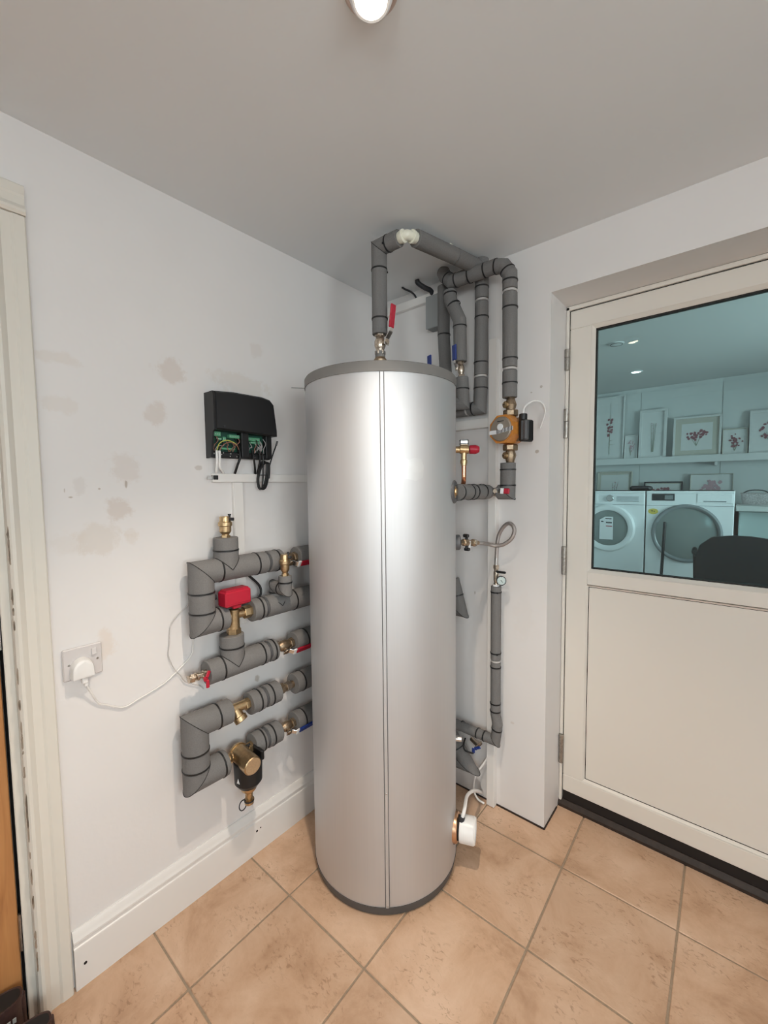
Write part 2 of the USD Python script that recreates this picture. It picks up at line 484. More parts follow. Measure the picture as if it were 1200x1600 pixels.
# skirting along the left wall (moulded top), from the corner to the architrave
prof = [(0, 0), (.018, 0), (.018, .118), (.0165, .122), (.0135, .124), (.0135, .131), (.0165, .135), (.0165, .141), (.011, .150), (.0075, .162), (.004, .166), (0, .166)]
sk = Thing('baseboard_left', kind='structure')
sk.part('board', extr(Polygon(prof), ((1, 0, 0), (0, 0, 1), (0, -1, 0)), (0, -.0, 0), 1.379), 'skirting_white', smooth=25)
for y, z in ((-1.355, .066), (-.79, .092), (-.806, .088)):
    sk.part('screw_hole', cyl((.0175, y, z), (.0186, y, z), .0042 if z < .09 else .0028, 12), 'dark_gap')

# architrave, jamb and wooden door on the far left
ar = Thing('trim_1', kind='structure')
ap = [(0, 0), (.016, 0), (.019, .003), (.019, .024), (.016, .030), (.0165, .048), (.021, .053), (.0255, .060), (.0255, .067), (.021, .073), (0, .075)]
ar.part('architrave', extr(Polygon([(x, -y) for x, y in ap]), ((1, 0, 0), (0, 1, 0), (0, 0, 1)), (0, -1.384, 0), 2.0629), 'trim_cream', smooth=25)
ar.part('architrave', extr(Polygon([(x, y) for x, y in ap]), ((1, 0, 0), (0, 0, -1), (0, -1, 0)), (0, -1.384, 2.138), .96), 'trim_cream', smooth=25, label=None)
ar.part('jamb', bb(-.12, .002, -1.478, -1.458, 0, 2.06, .002), 'trim_cream')
ar.part('door_stop', bb(-.11, -.055, -1.495, -1.4782, 0, 2.05, .002), 'trim_cream')
# paint worn off the inner edge of the architrave
rc = random.Random(5)
chips = []
for k in range(46):
    z = rc.choice([rc.uniform(.1, .6), rc.uniform(.55, .95), rc.uniform(1.05, 1.35)])
    h, w = rc.uniform(.008, .05), rc.uniform(.0015, .004)
    y = -1.4556 + rc.uniform(-.0015, .002)
    pts = [(math.cos(a) * w * rc.uniform(.6, 1.2), math.sin(a) * h / 2 * rc.uniform(.7, 1.1)) for a in np.linspace(0, 2 * np.pi, 9)[:-1]]
    chips.append(extr(Polygon(pts).buffer(.0002), ((.55, -.83, 0), (0, 0, 1), (.83, .55, 0)), (.0232, -1.4567, z), .0006))
ar.part('paint_chips', chips, 'plate_grey', label='flaked paint on the inner edge', smooth=False, kind='stuff')
d2 = Thing('door_2', kind='structure')
d2.part('leaf', bb(-.052, -.012, DY0 + .01, -1.4835, .006, 2.05, .002), 'wood')
for z in (.25, 1.05, 1.8):
    d2.part('hinge', cyl((-.008, -1.4805, z - .05), (-.008, -1.4805, z + .05), .0045, 12), 'hinge_steel')
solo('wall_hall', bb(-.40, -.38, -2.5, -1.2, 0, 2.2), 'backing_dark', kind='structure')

# ------------------------------------------------------------------ half glazed door (door_1)
dr = Thing('door_1', kind='structure')
DX0, DX1, DB, DTP = .832, 1.715, .071, 2.088
GX0, GX1, GZ0, GZ1 = .925, 1.625, 1.049, 2.004
PX0, PX1, PZ0, PZ1 = .917, 1.632, .153, .974
y0, y1 = YD, YD + .052
for x0, x1 in ((EX0 + .001, DX0 - .003), (DX1 + .003, EX1 - .001)):
    dr.part('frame', bb(x0, x1, YD - .004, YD + .075, .0, DTP + .018, .002), 'paint_cream')
dr.part('frame', bb(EX0 + .001, EX1 - .001, YD - .004, YD + .075, DTP + .004, ET - .001, .002), 'paint_cream')
dr.part('frame', bb(EX0 + .001, EX1 - .001, YD - .001, YD + .02, DTP + .0042, DTP + .006), 'dark_gap', label='dark crack along the top of the frame')
dr.part('seal', bb(DX0 - .0028, DX0 - .0005, YD + .006, YD + .05, DB, DTP), 'rubber')
dr.part('seal', bb(DX0, DX1, YD + .006, YD + .05, DTP + .0005, DTP + .0035), 'rubber')


def boards(x0, x1, z0, z1, d0=y0, d1=y1, b=.0025):
    return bb(x0, x1, d0, d1, z0, z1, b)
dr.part('stile', boards(DX0, GX0 - .012, PZ0 - .010, GZ1 + .012), 'paint_cream')
dr.part('stile', boards(GX1 + .012, DX1, PZ0 - .010, GZ1 + .012), 'paint_cream')
dr.part('rail', boards(DX0, DX1, GZ1 + .012, DTP), 'paint_cream')
dr.part('rail', boards(GX0 - .012, GX1 + .012, PZ1 + .010, GZ0 - .012), 'paint_cream')
dr.part('rail', boards(DX0, DX1, DB, PZ0 - .010), 'paint_cream')


def bevel_ring(x0, x1, z0, z1, w, ya, yb):
    """four sloped glazing beads around an opening: outer edge at depth ya, inner at yb"""
    o = [A(x0 - w, ya, z0 - w), A(x1 + w, ya, z0 - w), A(x1 + w, ya, z1 + w), A(x0 - w, ya, z1 + w)]
    i = [A(x0, yb, z0), A(x1, yb, z0), A(x1, yb, z1), A(x0, yb, z1)]
    out = []
    for k in range(4):
        a, b, c, d = o[k], o[(k + 1) % 4], i[(k + 1) % 4], i[k]
        V = [a, b, c, d] + [A(p[0], YD + .045, p[2]) for p in (a, b, c, d)]
        out.append(trimesh.convex.convex_hull(np.array(V)))
    return out
for m in bevel_ring(GX0, GX1, GZ0, GZ1, .0118, y0 + .0005, y0 + .012):
    dr.part('glazing_bead', m, 'paint_cream', smooth=False)
for m in bevel_ring(PX0, PX1, PZ0, PZ1, .0078, y0 + .0005, y0 + .010):
    dr.part('panel_bead', m, 'paint_cream', smooth=False)
for (a, b, c, d) in ((GX0, GX1, GZ0, GZ0 + .004), (GX0, GX1, GZ1 - .005, GZ1), (GX0, GX0 + .004, GZ0, GZ1), (GX1 - .004, GX1, GZ0, GZ1)):
    dr.part('gasket', bb(a, b, y0 + .014, y0 + .036, c, d), 'rubber')
dr.part('glass', bb(GX0 + .001, GX1 - .001, y0 + .018, y0 + .0235, GZ0 + .001, GZ1 - .001), 'glass_tinted', smooth=False)
dr.part('panel', boards(PX0 - .008, PX1 + .008, PZ0 - .008, PZ1 + .008, y0 + .0125, y0 + .04, 0), 'paint_cream')
dr.part('panel_groove', [bb(PX0, PX1, y0 + .0115, y0 + .0128, PZ0, PZ0 + .002), bb(PX0, PX1, y0 + .0115, y0 + .0128, PZ1 - .002, PZ1), bb(PX0, PX0 + .0022, y0 + .0115, y0 + .0128, PZ0, PZ1)], 'dark_gap')
dr.part('weather_strip', bb(DX0 + .002, DX1 - .002, YD + .004, YD + .03, .03, DB - .001), 'dark_gap')
dr.part('threshold', extr(Polygon([(0, -.004), (0, .012), (.012, .03), (.11, .03), (.11, -.004)]), ((0, 1, 0), (0, 0, 1), (1, 0, 0)), (EX0, YD - .012, 0), EX1 - EX0), 'threshold')
for za, zb in ((1.855, 1.939), (1.582, 1.700), (1.016, 1.135), (.197, .321)):
    h = dr.part('hinge', cyl((EX0 + .0095, YD - .010, za), (EX0 + .0095, YD - .010, (za + zb) / 2 + .008), .0092, 16, .001), 'hinge_steel')
    dr.part('knuckle', cyl((EX0 + .0095, YD - .010, (za + zb) / 2 + .0085), (EX0 + .0095, YD - .010, zb), .0105, 16, .001), 'hinge_steel', parent=h)
    dr.part('hinge_leaf', bb(EX0 + .0015, EX0 + .018, YD - .0085, YD - .0045, za, zb, .001), 'hinge_steel', parent=h)
hd = dr.part('handle', bb(1.655, 1.690, YD - .006, YD, .95, 1.15, .003), 'steel')
dr.part('lever', cable([(1.672, YD - .004, 1.06), (1.672, YD - .05, 1.06), (1.65, YD - .055, 1.06), (1.56, YD - .055, 1.06)], .008), 'steel', parent=hd)

# dark open joint where the reveal meets the floor
solo('trim_2', [bb(.60, EX0 + .002, -.004, 0, -.002, .006), bb(EX0, EX0 + .004, -.003, YD - .03, -.002, .006), bb(.0, .575, -.004, 0, -.002, .005)], 'threshold', kind='structure')

# ------------------------------------------------------------------ hot water cylinder
TX, TY, TR, TZ = .375, -.470, .268, 1.738


def tk(a, z, r=TR):
    a = math.radians(a); return A(TX + r * math.cos(a), TY + r * math.sin(a), z)


def rad(a):
    a = math.radians(a); return A(math.cos(a), math.sin(a), 0)
cy = Thing('hot_water_cylinder', 'tall silver hot water cylinder with grey lid standing in the corner', 'water cylinder')
cy.part('casing', lathe((TX, TY, .030), (0, 0, 1), [(0, TR - .004), (0, TR), (TZ - .030, TR)], 128, cap=False), 'silver', smooth=40)
cy.part('lid', lathe((TX, TY, TZ - .002), (0, 0, 1), [(0, TR - .002), (0, TR + .0025), (.028, TR + .0025), (.033, TR - .001), (.034, TR - .010), (.040, TR * .6), (.042, .03), (.042, 0)], 128), 'lid_grey', smooth=40)
cy.part('base_ring', lathe((TX, TY, .001), (0, 0, 1), [(0, TR - .014), (0, TR - .010), (.004, TR - .004), (.034, TR + .0015), (.034, TR - .01)], 128), 'base_grey', smooth=40)
for a in (-110, -50, 10, 130):
    cy.part('foot', cyl(tk(a, .0002, TR - .03), tk(a, .004, TR - .03), .018, 16), 'rubber')
SA = -48.4
u_, n_ = A(-rad(SA)[1], rad(SA)[0], 0), rad(SA)
seam = []
for da, w in ((-.0066, .0015), (.0066, .0015)):
    c = tk(SA, 0, TR) + u_ * da
    seam.append(bx(c + A(0, 0, (TZ + .03) / 2) - n_ * .0008, (.004, w, TZ - .034), 0, rotz(math.radians(SA))))
cy.part('seam_strip', bx(tk(SA, (TZ + .03) / 2, TR - .0012), (.005, .0112, TZ - .034), .001, rotz(math.radians(SA))), 'silver', smooth=False)
cy.part('seam_edge', seam, 'dark_grey', smooth=False)
for z in (.040, .42):
    cy.part('rivet', lathe(tk(SA, z, TR + .0008), n_, [(0, .0032), (.001, .003), (.0018, .0015)], 12), 'steel')
cy.part('lid_clip', bb(-.0, .05, -.004, .004, -.001, .001).apply_translation(tk(196, TZ, TR)) if False else bx(tk(-127, TZ - .001, TR + .022), (.05, .004, .002), 0, rotz(math.radians(-127))), 'label_grey')
# collars of the two side connections that show, and the probe pocket near the foot
cy.part('collar', lathe(tk(19, 1.372, TR - .012), rad(19), [(0, .040), (.014, .040), (.018, .036), (.018, .024), (.012, .022)], 32), 'dark_grey')
cy.part('port_plug', [lathe(tk(19, 1.372, TR - .004), rad(19), [(0, .023), (.008, .022), (.010, .014), (.014, .013), (.014, 0)], 24)], 'brass')
cy.part('collar', lathe(tk(37, 1.186, TR - .012), rad(37), [(0, .028), (.026, .028), (.030, .024), (.030, .0)], 32), 'dark_grey')
cy.part('probe_pocket', cyl(tk(33, .452, TR - .004), tk(33, .452, TR + .022), .010, 16, .001), 'steel')
cy.part('top_boss', lathe((TX, TY, TZ + .038), (0, 0, 1), [(0, .018), (.10, .018)], 24), 'lid_grey')

rt2 = random.Random(4)
ed = [(-43.5, 1.418), (-40, 1.412), (-33, 1.416), (-26, 1.410), (-20.5, 1.420), (-20, 1.455), (-21.5, 1.476), (-27, 1.480), (-31, 1.474), (-36, 1.482), (-42, 1.478), (-44.5, 1.51), (-44.2, 1.45)]
pl2 = Polygon(ed).buffer(0)
film = []
for i in range(24):
    a_, b_ = -45 + i * 25.5 / 24, -45 + (i + 1) * 25.5 / 24
    c2 = pl2.intersection(sbox(a_, 1.3, b_, 1.7))
    for g2 in getattr(c2, 'geoms', [c2]):
        if g2.is_empty or g2.geom_type != 'Polygon':
            continue
        m2 = trimesh.creation.extrude_polygon(g2, 1.0, engine='earcut'); V2 = m2.vertices
        rr2 = TR + .0001 + .0003 * V2[:, 2]; aa2 = np.radians(V2[:, 0])
        film.append(trimesh.Trimesh(np.c_[TX + rr2 * np.cos(aa2), TY + rr2 * np.sin(aa2), V2[:, 1]], m2.faces, process=False))
cy.part('tape_residue', film, 'residue', label='pale smear of old tape on the casing', smooth=30)

# immersion heater low on the right side of the cylinder
ih = Thing('immersion_heater', 'white capped immersion heater with copper flange low on the cylinder side', 'immersion heater')
hc, hdv = tk(23, .146, TR - .006), rad(23)
ih.part('flange', lathe(hc, hdv, [(0, .050), (.014, .050), (.017, .046), (.017, .030)], 36), 'copper_flange')
ih.part('gasket', lathe(hc + hdv * .0175, hdv, [(0, .040), (.006, .040), (.006, .02)], 32), 'dark_gap')
ih.part('cap', lathe(hc + hdv * .024, hdv, [(0, .043), (.002, .045), (.050, .045), (.056, .041), (.056, .033), (.052, .031), (.052, 0)], 40), 'plastic_white')
ih.part('bolt', cyl(hc + A(.012, -.02, -.036), hc + A(.018, -.026, -.04), .005, 8), 'ink')
gl = hc + hdv * .034 + A(.0, -.014, .038)
ih.part('cable_gland', cyl(gl - A(0, 0, .006), gl + A(.004, .003, .016), .010, 14, .001), 'ink')
solo('heater_cable', cable([gl + A(.004, .003, .012), gl + A(.004, .02, .036), A(.612, -.26, .196), A(.594, -.18, .160), A(.570, -.09, .095), A(.550, -.03, .045), A(.545, -.006, .030)], .0065, 12),
     'plastic_white', 'thick white flex arching from the immersion heater cap to the wall', 'cable')

# ------------------------------------------------------------------ insulated pipes: helpers
def tie(t, c, axis, R, ang=None):
    """black cable tie round a sleeve of radius R, with its head when ang is given"""
    u, v, w = frame(axis)
    m = [lathe(A(c) - w * .0026, w, [(0, R - .0002), (0, R + .0016), (.0052, R + .0016), (.0052, R - .0002)], 32, cap=False)]
    if ang is not None:
        d = math.cos(math.radians(ang)) * u + math.sin(math.radians(ang)) * v
        m.append(bx(A(c) + d * (R + .004), (.006, .007, .006), .001))
    t.part('cable_tie', m, 'tie_black', smooth=30)


def seam_elbow(t, p, d0, d1, R, r=.0011):
    """dark cut line where two mitred sleeves meet at p (directions of travel d0 then d1)"""
    d0, d1, p = unit(d0), unit(d1), A(p); u, v, w = frame(d0); m = unit(d0 + d1)
    a = np.linspace(0, 2 * np.pi, 49); off = (np.cos(a)[:, None] * u + np.sin(a)[:, None] * v) * (R + .0002)
    off = off - ((off @ m) / (d0 @ m))[:, None] * d0
    t.part('joint_seam', cable([tuple(p + o) for o in off], r, 6, smooth=False), 'seam_dark')


def seam_tee(t, c, R, r=.0013, k=1.0):
    """dark V where an upright sleeve is notched onto a run along y (seen from +x)"""
    th_ = np.linspace(0, np.pi / 2 * k, 14); c = A(c)
    for sg_ in (-1, 1):
        t.part('joint_seam', cable([tuple(c + A((R + .0006) * math.cos(q), sg_ * R * math.sin(q), (R + .0006) * math.sin(q))) for q in th_], r, 6, smooth=False), 'seam_dark')


def clip(t, c, axis, R):
    """white wall clip showing in the gap between two sleeves"""
    u, v, w = frame(axis)
    t.part('pipe_clip', [lathe(A(c) - w * .004, w, [(0, R * .80), (0, R * .92), (.008, R * .92), (.008, R * .80)], 28)], 'clip_grey')


def rod(a, b, r):
    return cyl(a, b, r, 16)

XP = .062; RF = .0395
# ---- upper loop with air vent tee
p1 = Thing('insulated_pipe', 'upper grey insulated loop on the left wall, with a tee carrying an air vent', 'insulated pipe')
s = p1.part('sleeve', mitre([(XP, -.769, 1.122), (XP, -1.004, 1.122), (XP, -1.004, .957), (XP, -.925, .957)], RF), 'foam')
p1.part('sleeve', mitre([(XP, -.701, 1.122), (XP, -.757, 1.122)], RF), 'foam')
p1.part('sleeve', mitre([(XP, -.30, 1.122), (XP, -.628, 1.122)], RF), 'foam')
p1.part('tee_sleeve', mitre([(XP, -.915, 1.122), (XP, -.915, 1.228)], RF + .0004), 'foam')
p1.part('bare_pipe', rod((XP, -.750, 1.122), (XP, -.775, 1.122), RF - .006), 'dark_grey')
for c, ax, R in (((XP, -.944, 1.122), (0, 1, 0), RF), ((XP, -.808, 1.122), (0, 1, 0), RF), ((XP, -.722, 1.122), (0, 1, 0), RF), ((XP, -1.004, 1.058), (0, 0, 1), RF), ((XP, -1.004, .994), (0, 0, 1), RF), ((XP, -.955, .957), (0, 1, 0), RF), ((XP, -.915, 1.186), (0, 0, 1), RF + .0004)):
    tie(p1, c, ax, R)
seam_elbow(p1, (XP, -1.004, 1.122), (0, -1, 0), (0, 0, -1), RF); seam_elbow(p1, (XP, -1.004, .957), (0, 0, -1), (0, 1, 0), RF)
seam_tee(p1, (XP, -.915, 1.122), RF + .0004)
# ---- middle run with the small branch
p2 = Thing('insulated_pipe', 'grey insulated pipe right of the red actuator, with a small cranked branch', 'insulated pipe')
p2.part('sleeve', mitre([(XP, -.785, .957), (XP, -.832, .957)], RF), 'foam')
p2.part('sleeve', mitre([(XP, -.30, .957), (XP, -.772, .957)], RF), 'foam')
p2.part('bare_pipe', rod((XP, -.765, .957), (XP, -.792, .957), RF - .006), 'dark_grey')
rb = .0235
p2.part('branch_sleeve', mitre([(XP, -.722, .957), (XP, -.722, 1.022), (.122, -.722, 1.022), (.122, -.722, 1.072)], rb), 'foam')
for c, ax, R in (((XP, -.800, .957), (0, 1, 0), RF), ((XP, -.650, .957), (0, 1, 0), RF), ((XP, -.722, 1.004), (0, 0, 1), rb), ((.122, -.722, 1.048), (0, 0, 1), rb), ((.097, -.722, 1.022), (1, 0, 0), rb)):
    tie(p2, c, ax, R)
seam_tee(p2, (XP + .0165, -.722, .957), rb); seam_elbow(p2, (XP, -.722, 1.022), (0, 0, 1), (1, 0, 0), rb); seam_elbow(p2, (.122, -.722, 1.022), (1, 0, 0), (0, 0, 1), rb)
# ---- lower tee run under the actuator
p3 = Thing('insulated_pipe', 'grey insulated tee below the red actuator, drain cock at its left end', 'insulated pipe')
p3.part('sleeve', mitre([(XP, -.777, .788), (XP, -1.000, .788)], RF), 'foam')
p3.part('sleeve', mitre([(XP, -.737, .788), (XP, -.765, .788)], RF), 'foam')
p3.part('sleeve', mitre([(XP, -.30, .788), (XP, -.652, .788)], RF), 'foam')
p3.part('tee_sleeve', mitre([(XP, -.905, .788), (XP, -.905, .893)], RF + .0004), 'foam')
p3.part('bare_pipe', rod((XP, -.757, .788), (XP, -.785, .788), RF - .006), 'dark_grey')
for c, ax, R in (((XP, -.950, .788), (0, 1, 0), RF), ((XP, -.797, .788), (0, 1, 0), RF), ((XP, -.750, .788), (0, 1, 0), RF), ((XP, -.600, .788), (0, 1, 0), RF), ((XP, -.905, .852), (0, 0, 1), RF + .0004)):
    tie(p3, c, ax, R)
seam_tee(p3, (XP, -.905, .788), RF + .0004)
# ---- bottom loop: strainer on the upper leg, filter on the lower
p4 = Thing('insulated_pipe', 'lowest grey insulated loop on the left wall, joining the strainer and the black filter', 'insulated pipe')
R4 = .0415
p4.part('sleeve', mitre([(XP, -.925, .629), (XP, -1.044, .632), (XP, -1.044, .457), (XP, -.945, .455)], R4), 'foam')
for c, ax in (((XP, -.972, .630), (0, 1, 0)), ((XP, -1.044, .548), (0, 0, 1)), ((XP, -1.044, .492), (0, 0, 1)), ((XP, -.962, .455), (0, 1, 0))):
    tie(p4, c, ax, R4)
seam_elbow(p4, (XP, -1.044, .632), (0, -.119, .003), (0, 0, -1), R4); seam_elbow(p4, (XP, -1.044, .457), (0, 0, -1), (0, .099, -.002), R4)
p5 = Thing('insulated_pipe', 'short grey insulated pipe between the brass strainer and the cylinder', 'insulated pipe')
p6 = Thing('insulated_pipe', 'short grey insulated pipe between the black filter and the blue valve', 'insulated pipe')
for t, z, ya in ((p5, .622, -.850), (p6, .466, -.842)):
    t.part('sleeve', mitre([(XP, -.797, z), (XP, ya, z)], RF), 'foam')
    t.part('sleeve', mitre([(XP, -.728, z), (XP, -.785, z)], RF), 'foam')
    t.part('sleeve', mitre([(XP, -.30, z), (XP, -.655, z)], RF), 'foam')
    t.part('bare_pipe', rod((XP, -.778, z), (XP, -.803, z), RF - .006), 'dark_grey')
    for y in (ya + .034, -.765, -.62):
        tie(t, (XP, y, z), (0, 1, 0), RF)


# ------------------------------------------------------------------ brassware
def ball_valve(label, p0, p1, r, side, lever, grip, metal='nickel', L=.085, lift=.018, group=None, tag=True, gw=1.25):
    """lever ball valve between p0 and p1; side: direction of the stem; lever: direction of the handle"""
    t = Thing('ball_valve', label, 'valve', group)
    p0, p1 = A(p0), A(p1); d = unit(p1 - p0); Ln = np.linalg.norm(p1 - p0); c = (p0 + p1) / 2; s, l = unit(side), unit(lever)
    t.part('body', lathe(p0, d, [(0, r * .75), (Ln * .22, r * .8), (Ln * .30, r), (Ln * .40, r * 1.22), (Ln * .60, r * 1.22), (Ln * .70, r), (Ln * .78, r * .8), (Ln, r * .75)], 28), metal)
    t.part('nut', hexn(p0 + d * Ln * .02, p0 + d * Ln * .20, r * 1.18), metal, smooth=False)
    t.part('nut', hexn(p1 - d * Ln * .20, p1 - d * Ln * .02, r * 1.18), metal, smooth=False)
    t.part('stem', [cyl(c, c + s * (r * 1.2 + lift * .5), r * .55, 16), hexn(c + s * (r * 1.2 + lift * .3), c + s * (r * 1.2 + lift * .85), r * .62)], metal)
    o = c + s * (r * 1.2 + lift * .62)
    b = unit(np.cross(s, l)); k = lift * .9
    q0, q1, q2, q3 = o - l * r * .7, o + l * r * .7, o + l * (r * .7 + k) + s * k * .8, o + l * (r * .7 + k + L * .9) + s * k * .8
    w, h = r * .55, .0017

    def strip(a, e, ww, hh, bev=.0006):
        x = unit(e - a); y = b; z = np.cross(x, y); M = np.stack([x, y, z], 1)
        return bx((a + e) / 2, (np.linalg.norm(e - a), 2 * ww, 2 * hh), bev, M)
    lv = t.part('lever', [strip(q0, q1, w * 1.25, h), strip(q1 - l * .001, q2, w, h), strip(q2, q3, w * .9, h)], 'chrome')
    t.part('grip', strip(q2 + l * .012, q3 + l * .006, w * gw, h * 2.4, .003), grip, parent=lv)
    if tag:
        t.part('tag', strip(q2 - l * .001, q2 + l * .011, w * 1.3, h * 1.6), 'label_white', parent=lv)
    return t

YL = (0, 1, 0)
ball_valve('red lever ball valve half hidden by the cylinder, on the topmost left-wall pipe', (XP, -.703, 1.122), (XP, -.626, 1.122), .017, (1, -.2, -.55), YL, 'red', 'old_brass')
ball_valve('red lever ball valve on the lower tee pipe beside the cylinder', (XP, -.739, .788), (XP, -.650, .788), .017, (1, -.2, -.55), YL, 'red', 'old_brass')
ball_valve('blue lever ball valve low on the left wall beside the cylinder', (XP, -.730, .466), (XP, -.653, .466), .016, (1, -.2, -.45), YL, 'blue', 'old_brass')
un = Thing('pipe_union', 'tarnished brass union on the strainer pipe, just left of the cylinder', 'pipe fitting')
un.part('body', lathe((XP, -.732, .622), YL, [(0, .013), (.08, .013)], 24), 'old_brass')
un.part('nut', hexn((XP, -.722, .622), (XP, -.700, .622), .0205), 'old_brass', smooth=False)
un.part('nut', hexn((XP, -.690, .622), (XP, -.668, .622), .0185), 'nickel', smooth=False)


def air_vent(label, p, r, h):
    t = Thing('air_vent', label, 'air vent')
    p = A(p)
    t.part('body', lathe(p, (0, 0, 1), [(0, r * .55), (h * .18, r * .55), (h * .24, r * .72), (h * .30, r * .88), (h * .52, r * .9), (h * .55, r * 1.06), (h * .68, r * 1.06), (h * .72, r * .92), (h * .76, r * .84), (h * .90, r * .84), (h * .94, r * .74), (h * .94, 0)], 36), 'brass')
    t.part('nut', hexn(p + A(0, 0, h * .02), p + A(0, 0, h * .15), r * .72), 'brass', smooth=False)
    cc = p + A(r * .70, .5 * r * .75, h * .92)
    t.part('vent_cap', [cyl(p + A(r * .5, r * .35, h * .82), p + A(r * 1.15, r * .75, h * .82), r * .26, 14), cyl(cc - A(0, 0, .002), cc + A(0, 0, h * .10), r * .15, 12), cyl(cc + A(0, 0, h * .06), cc + A(0, 0, h * .12), r * .25, 12)], 'ink')
    return t
air_vent('large brass automatic air vent on top of the upper insulated tee', (XP, -.915, 1.224), .0215, .080)
air_vent('small brass automatic air vent on the cranked branch beside the cylinder', (.122, -.722, 1.068), .018, .088)

# three port valve with red actuator
mv = Thing('motorised_valve', 'red boxed motorised valve actuator on a brass three-way body', 'motorised valve')
zc = .957; vc = A(XP, -.897, zc)
mv.part('body', [lathe((XP, -.935, zc), YL, [(0, .015), (.10, .015)], 28), lathe((XP, -.897, .878), (0, 0, 1), [(0, .017), (.018, .017), (.024, .0215), (.05, .0205), (.08, .020), (.10, .020), (.105, .014)], 28)], 'brass')
mv.part('nut', hexn((XP, -.860, zc), (XP, -.830, zc), .0225), 'brass', smooth=False)
mv.part('nut', hexn((XP, -.928, zc), (XP, -.918, zc), .0205), 'brass', smooth=False)
mv.part('nut', hexn((XP, -.897, .893), (XP, -.897, .912), .0245), 'brass', smooth=False)
am = rotz(math.radians(3))
mv.part('mounting_plate', bx((XP, -.897, .990), (.046, .070, .006), .001), 'ink')
ac = mv.part('actuator', bx((.078, -.898, 1.024), (.050, .098, .052), .005, am), 'red_bright')
mv.part('actuator_lid', bx((.078, -.898, 1.050), (.042, .088, .010), .004, am), 'red', parent=ac)
mv.part('actuator_skirt', bx((.086, -.900, .994), (.022, .030, .012), .002, am), 'red_bright', parent=ac)
mv.part('actuator_ridge', bx((.1032, -.898, 1.008), (.0016, .090, .0018), .0004, am), 'red', parent=ac)
mv.part('cable_entry', cyl((.052, -.952, 1.030), (.052, -.966, 1.032), .010, 14, .001), 'ink', parent=ac)
solo('actuator_cable', cable([(.030, -.87, 1.088), (.030, -.83, 1.086), (.032, -.80, 1.062), (.032, -.772, 1.03), (.034, -.768, 1.005), (.030, -.775, .985)], .0045),
     'tie_black', 'short black cable curving behind the red actuator', 'cable')

# drain cock on the left end of the lower tee
dc = Thing('drain_cock', 'brass drain cock with a red butterfly handle at the pipe end', 'drain cock')
dc.part('body', lathe((XP, -.998, .788), (0, -1, 0), [(0, .014), (.012, .014), (.014, .010), (.026, .010), (.028, .014), (.036, .014), (.038, .009), (.046, .009), (.048, .0125), (.060, .0125), (.062, .008), (.062, 0)], 24), 'nickel')
dc.part('nut', hexn((XP, -1.040, .788), (XP, -1.053, .788), .0145), 'nickel', smooth=False)
dc.part('stem', cyl((XP, -1.014, .788), (XP + .026, -1.014, .782), .006, 14), 'nickel')
dc.part('handle', [bx((XP + .026, -1.014, .782), (.010, .014, .014), .002), bx((XP + .030, -1.008, .797), (.006, .011, .022), .002, np.array([[1, 0, 0], [0, .9, .43], [0, -.43, .9]])), bx((XP + .030, -1.010, .765), (.006, .011, .026), .002)], 'red_bright')

# Y strainer
ys = Thing('strainer', 'brass wye strainer in the upper leg of the lowest loop', 'strainer')
ys.part('body', lathe((XP, -.930, .627), YL, [(0, .012), (.012, .012), (.016, .018), (.05, .0165), (.085, .0165), (.088, .012)], 26), 'brass')
ys.part('nut', hexn((XP, -.866, .625), (XP, -.848, .624), .0205), 'brass', smooth=False)
yd = unit(A(.55, .25, -.80))
ys.part('basket_leg', lathe(A(XP, -.905, .626), yd, [(0, .017), (.030, .018), (.032, .0225), (.047, .0225), (.049, .019), (.049, .0)], 26), 'brass')

# magnetic dirt filter
mf = Thing('dirt_filter', 'black canister dirt filter with brass head hanging below the lowest pipe', 'filter')
zf = .460
mf.part('head', [lathe((XP, -.950, zf), YL, [(0, .013), (.02, .013), (.025, .018), (.085, .018), (.09, .013), (.112, .013)], 26)], 'brass')
fd = unit(A(1, -.02, -.06))
mf.part('barrel', lathe((XP - .022, -.893, zf + .001), fd, [(0, .026), (.008, .033), (.014, .034), (.018, .034), (.018, .031), (.112, .031), (.115, .0285)], 40, cap=False), 'brass')
mf.part('end_face', lathe(A(XP - .022, -.893, zf + .001) + fd * .1135, fd, [(0, .0288), (.0015, .028), (.0015, .020), (.001, 0)], 40), 'brass_light')
mf.part('nut', hexn((XP, -.858, zf), (XP, -.842, zf), .020), 'brass', smooth=False)
fc = A(XP + .034, -.880, 0)
can = lathe(fc + A(0, 0, .350), (0, 0, 1), [(0, .028), (.004, .033), (.022, .0465), (.098, .0485), (.100, .046), (.100, .040), (.090, 0)], 40)
mf.part('canister', can, 'black')
mf.part('yoke', [bx(fc + A(-.030, 0, .462), (.012, .060, .034), .004), bx(fc + A(.004, .038, .456), (.066, .013, .036), .004)], 'black')
a0 = math.radians(-75)
mf.part('emblem', extr(Polygon([(-.006, -.008), (.006, -.008), (0, .009)]).difference(Polygon([(-.0022, -.008), (.0022, -.008), (0, -.002)])), ((-math.sin(a0), math.cos(a0), 0), (0, 0, 1), (math.cos(a0), math.sin(a0), 0)), fc + A(math.cos(a0), math.sin(a0), 0) * .0474 + A(0, 0, .396), .001), 'label_white', smooth=False)
mf.part('drain', lathe(fc + A(0, 0, .350), (0, 0, -1), [(0, .028), (.010, .026), (.020, .017), (.022, .013), (.038, .013), (.040, .009), (.048, .009), (.050, .0155), (.064, .0155), (.066, .012), (.066, 0)], 26), 'brass')
mf.part('drain_cap_strap', torus(fc + A(.002, -.026, .294), (.9, .2, .2), .0155, .0019, 30, 8), 'ink')
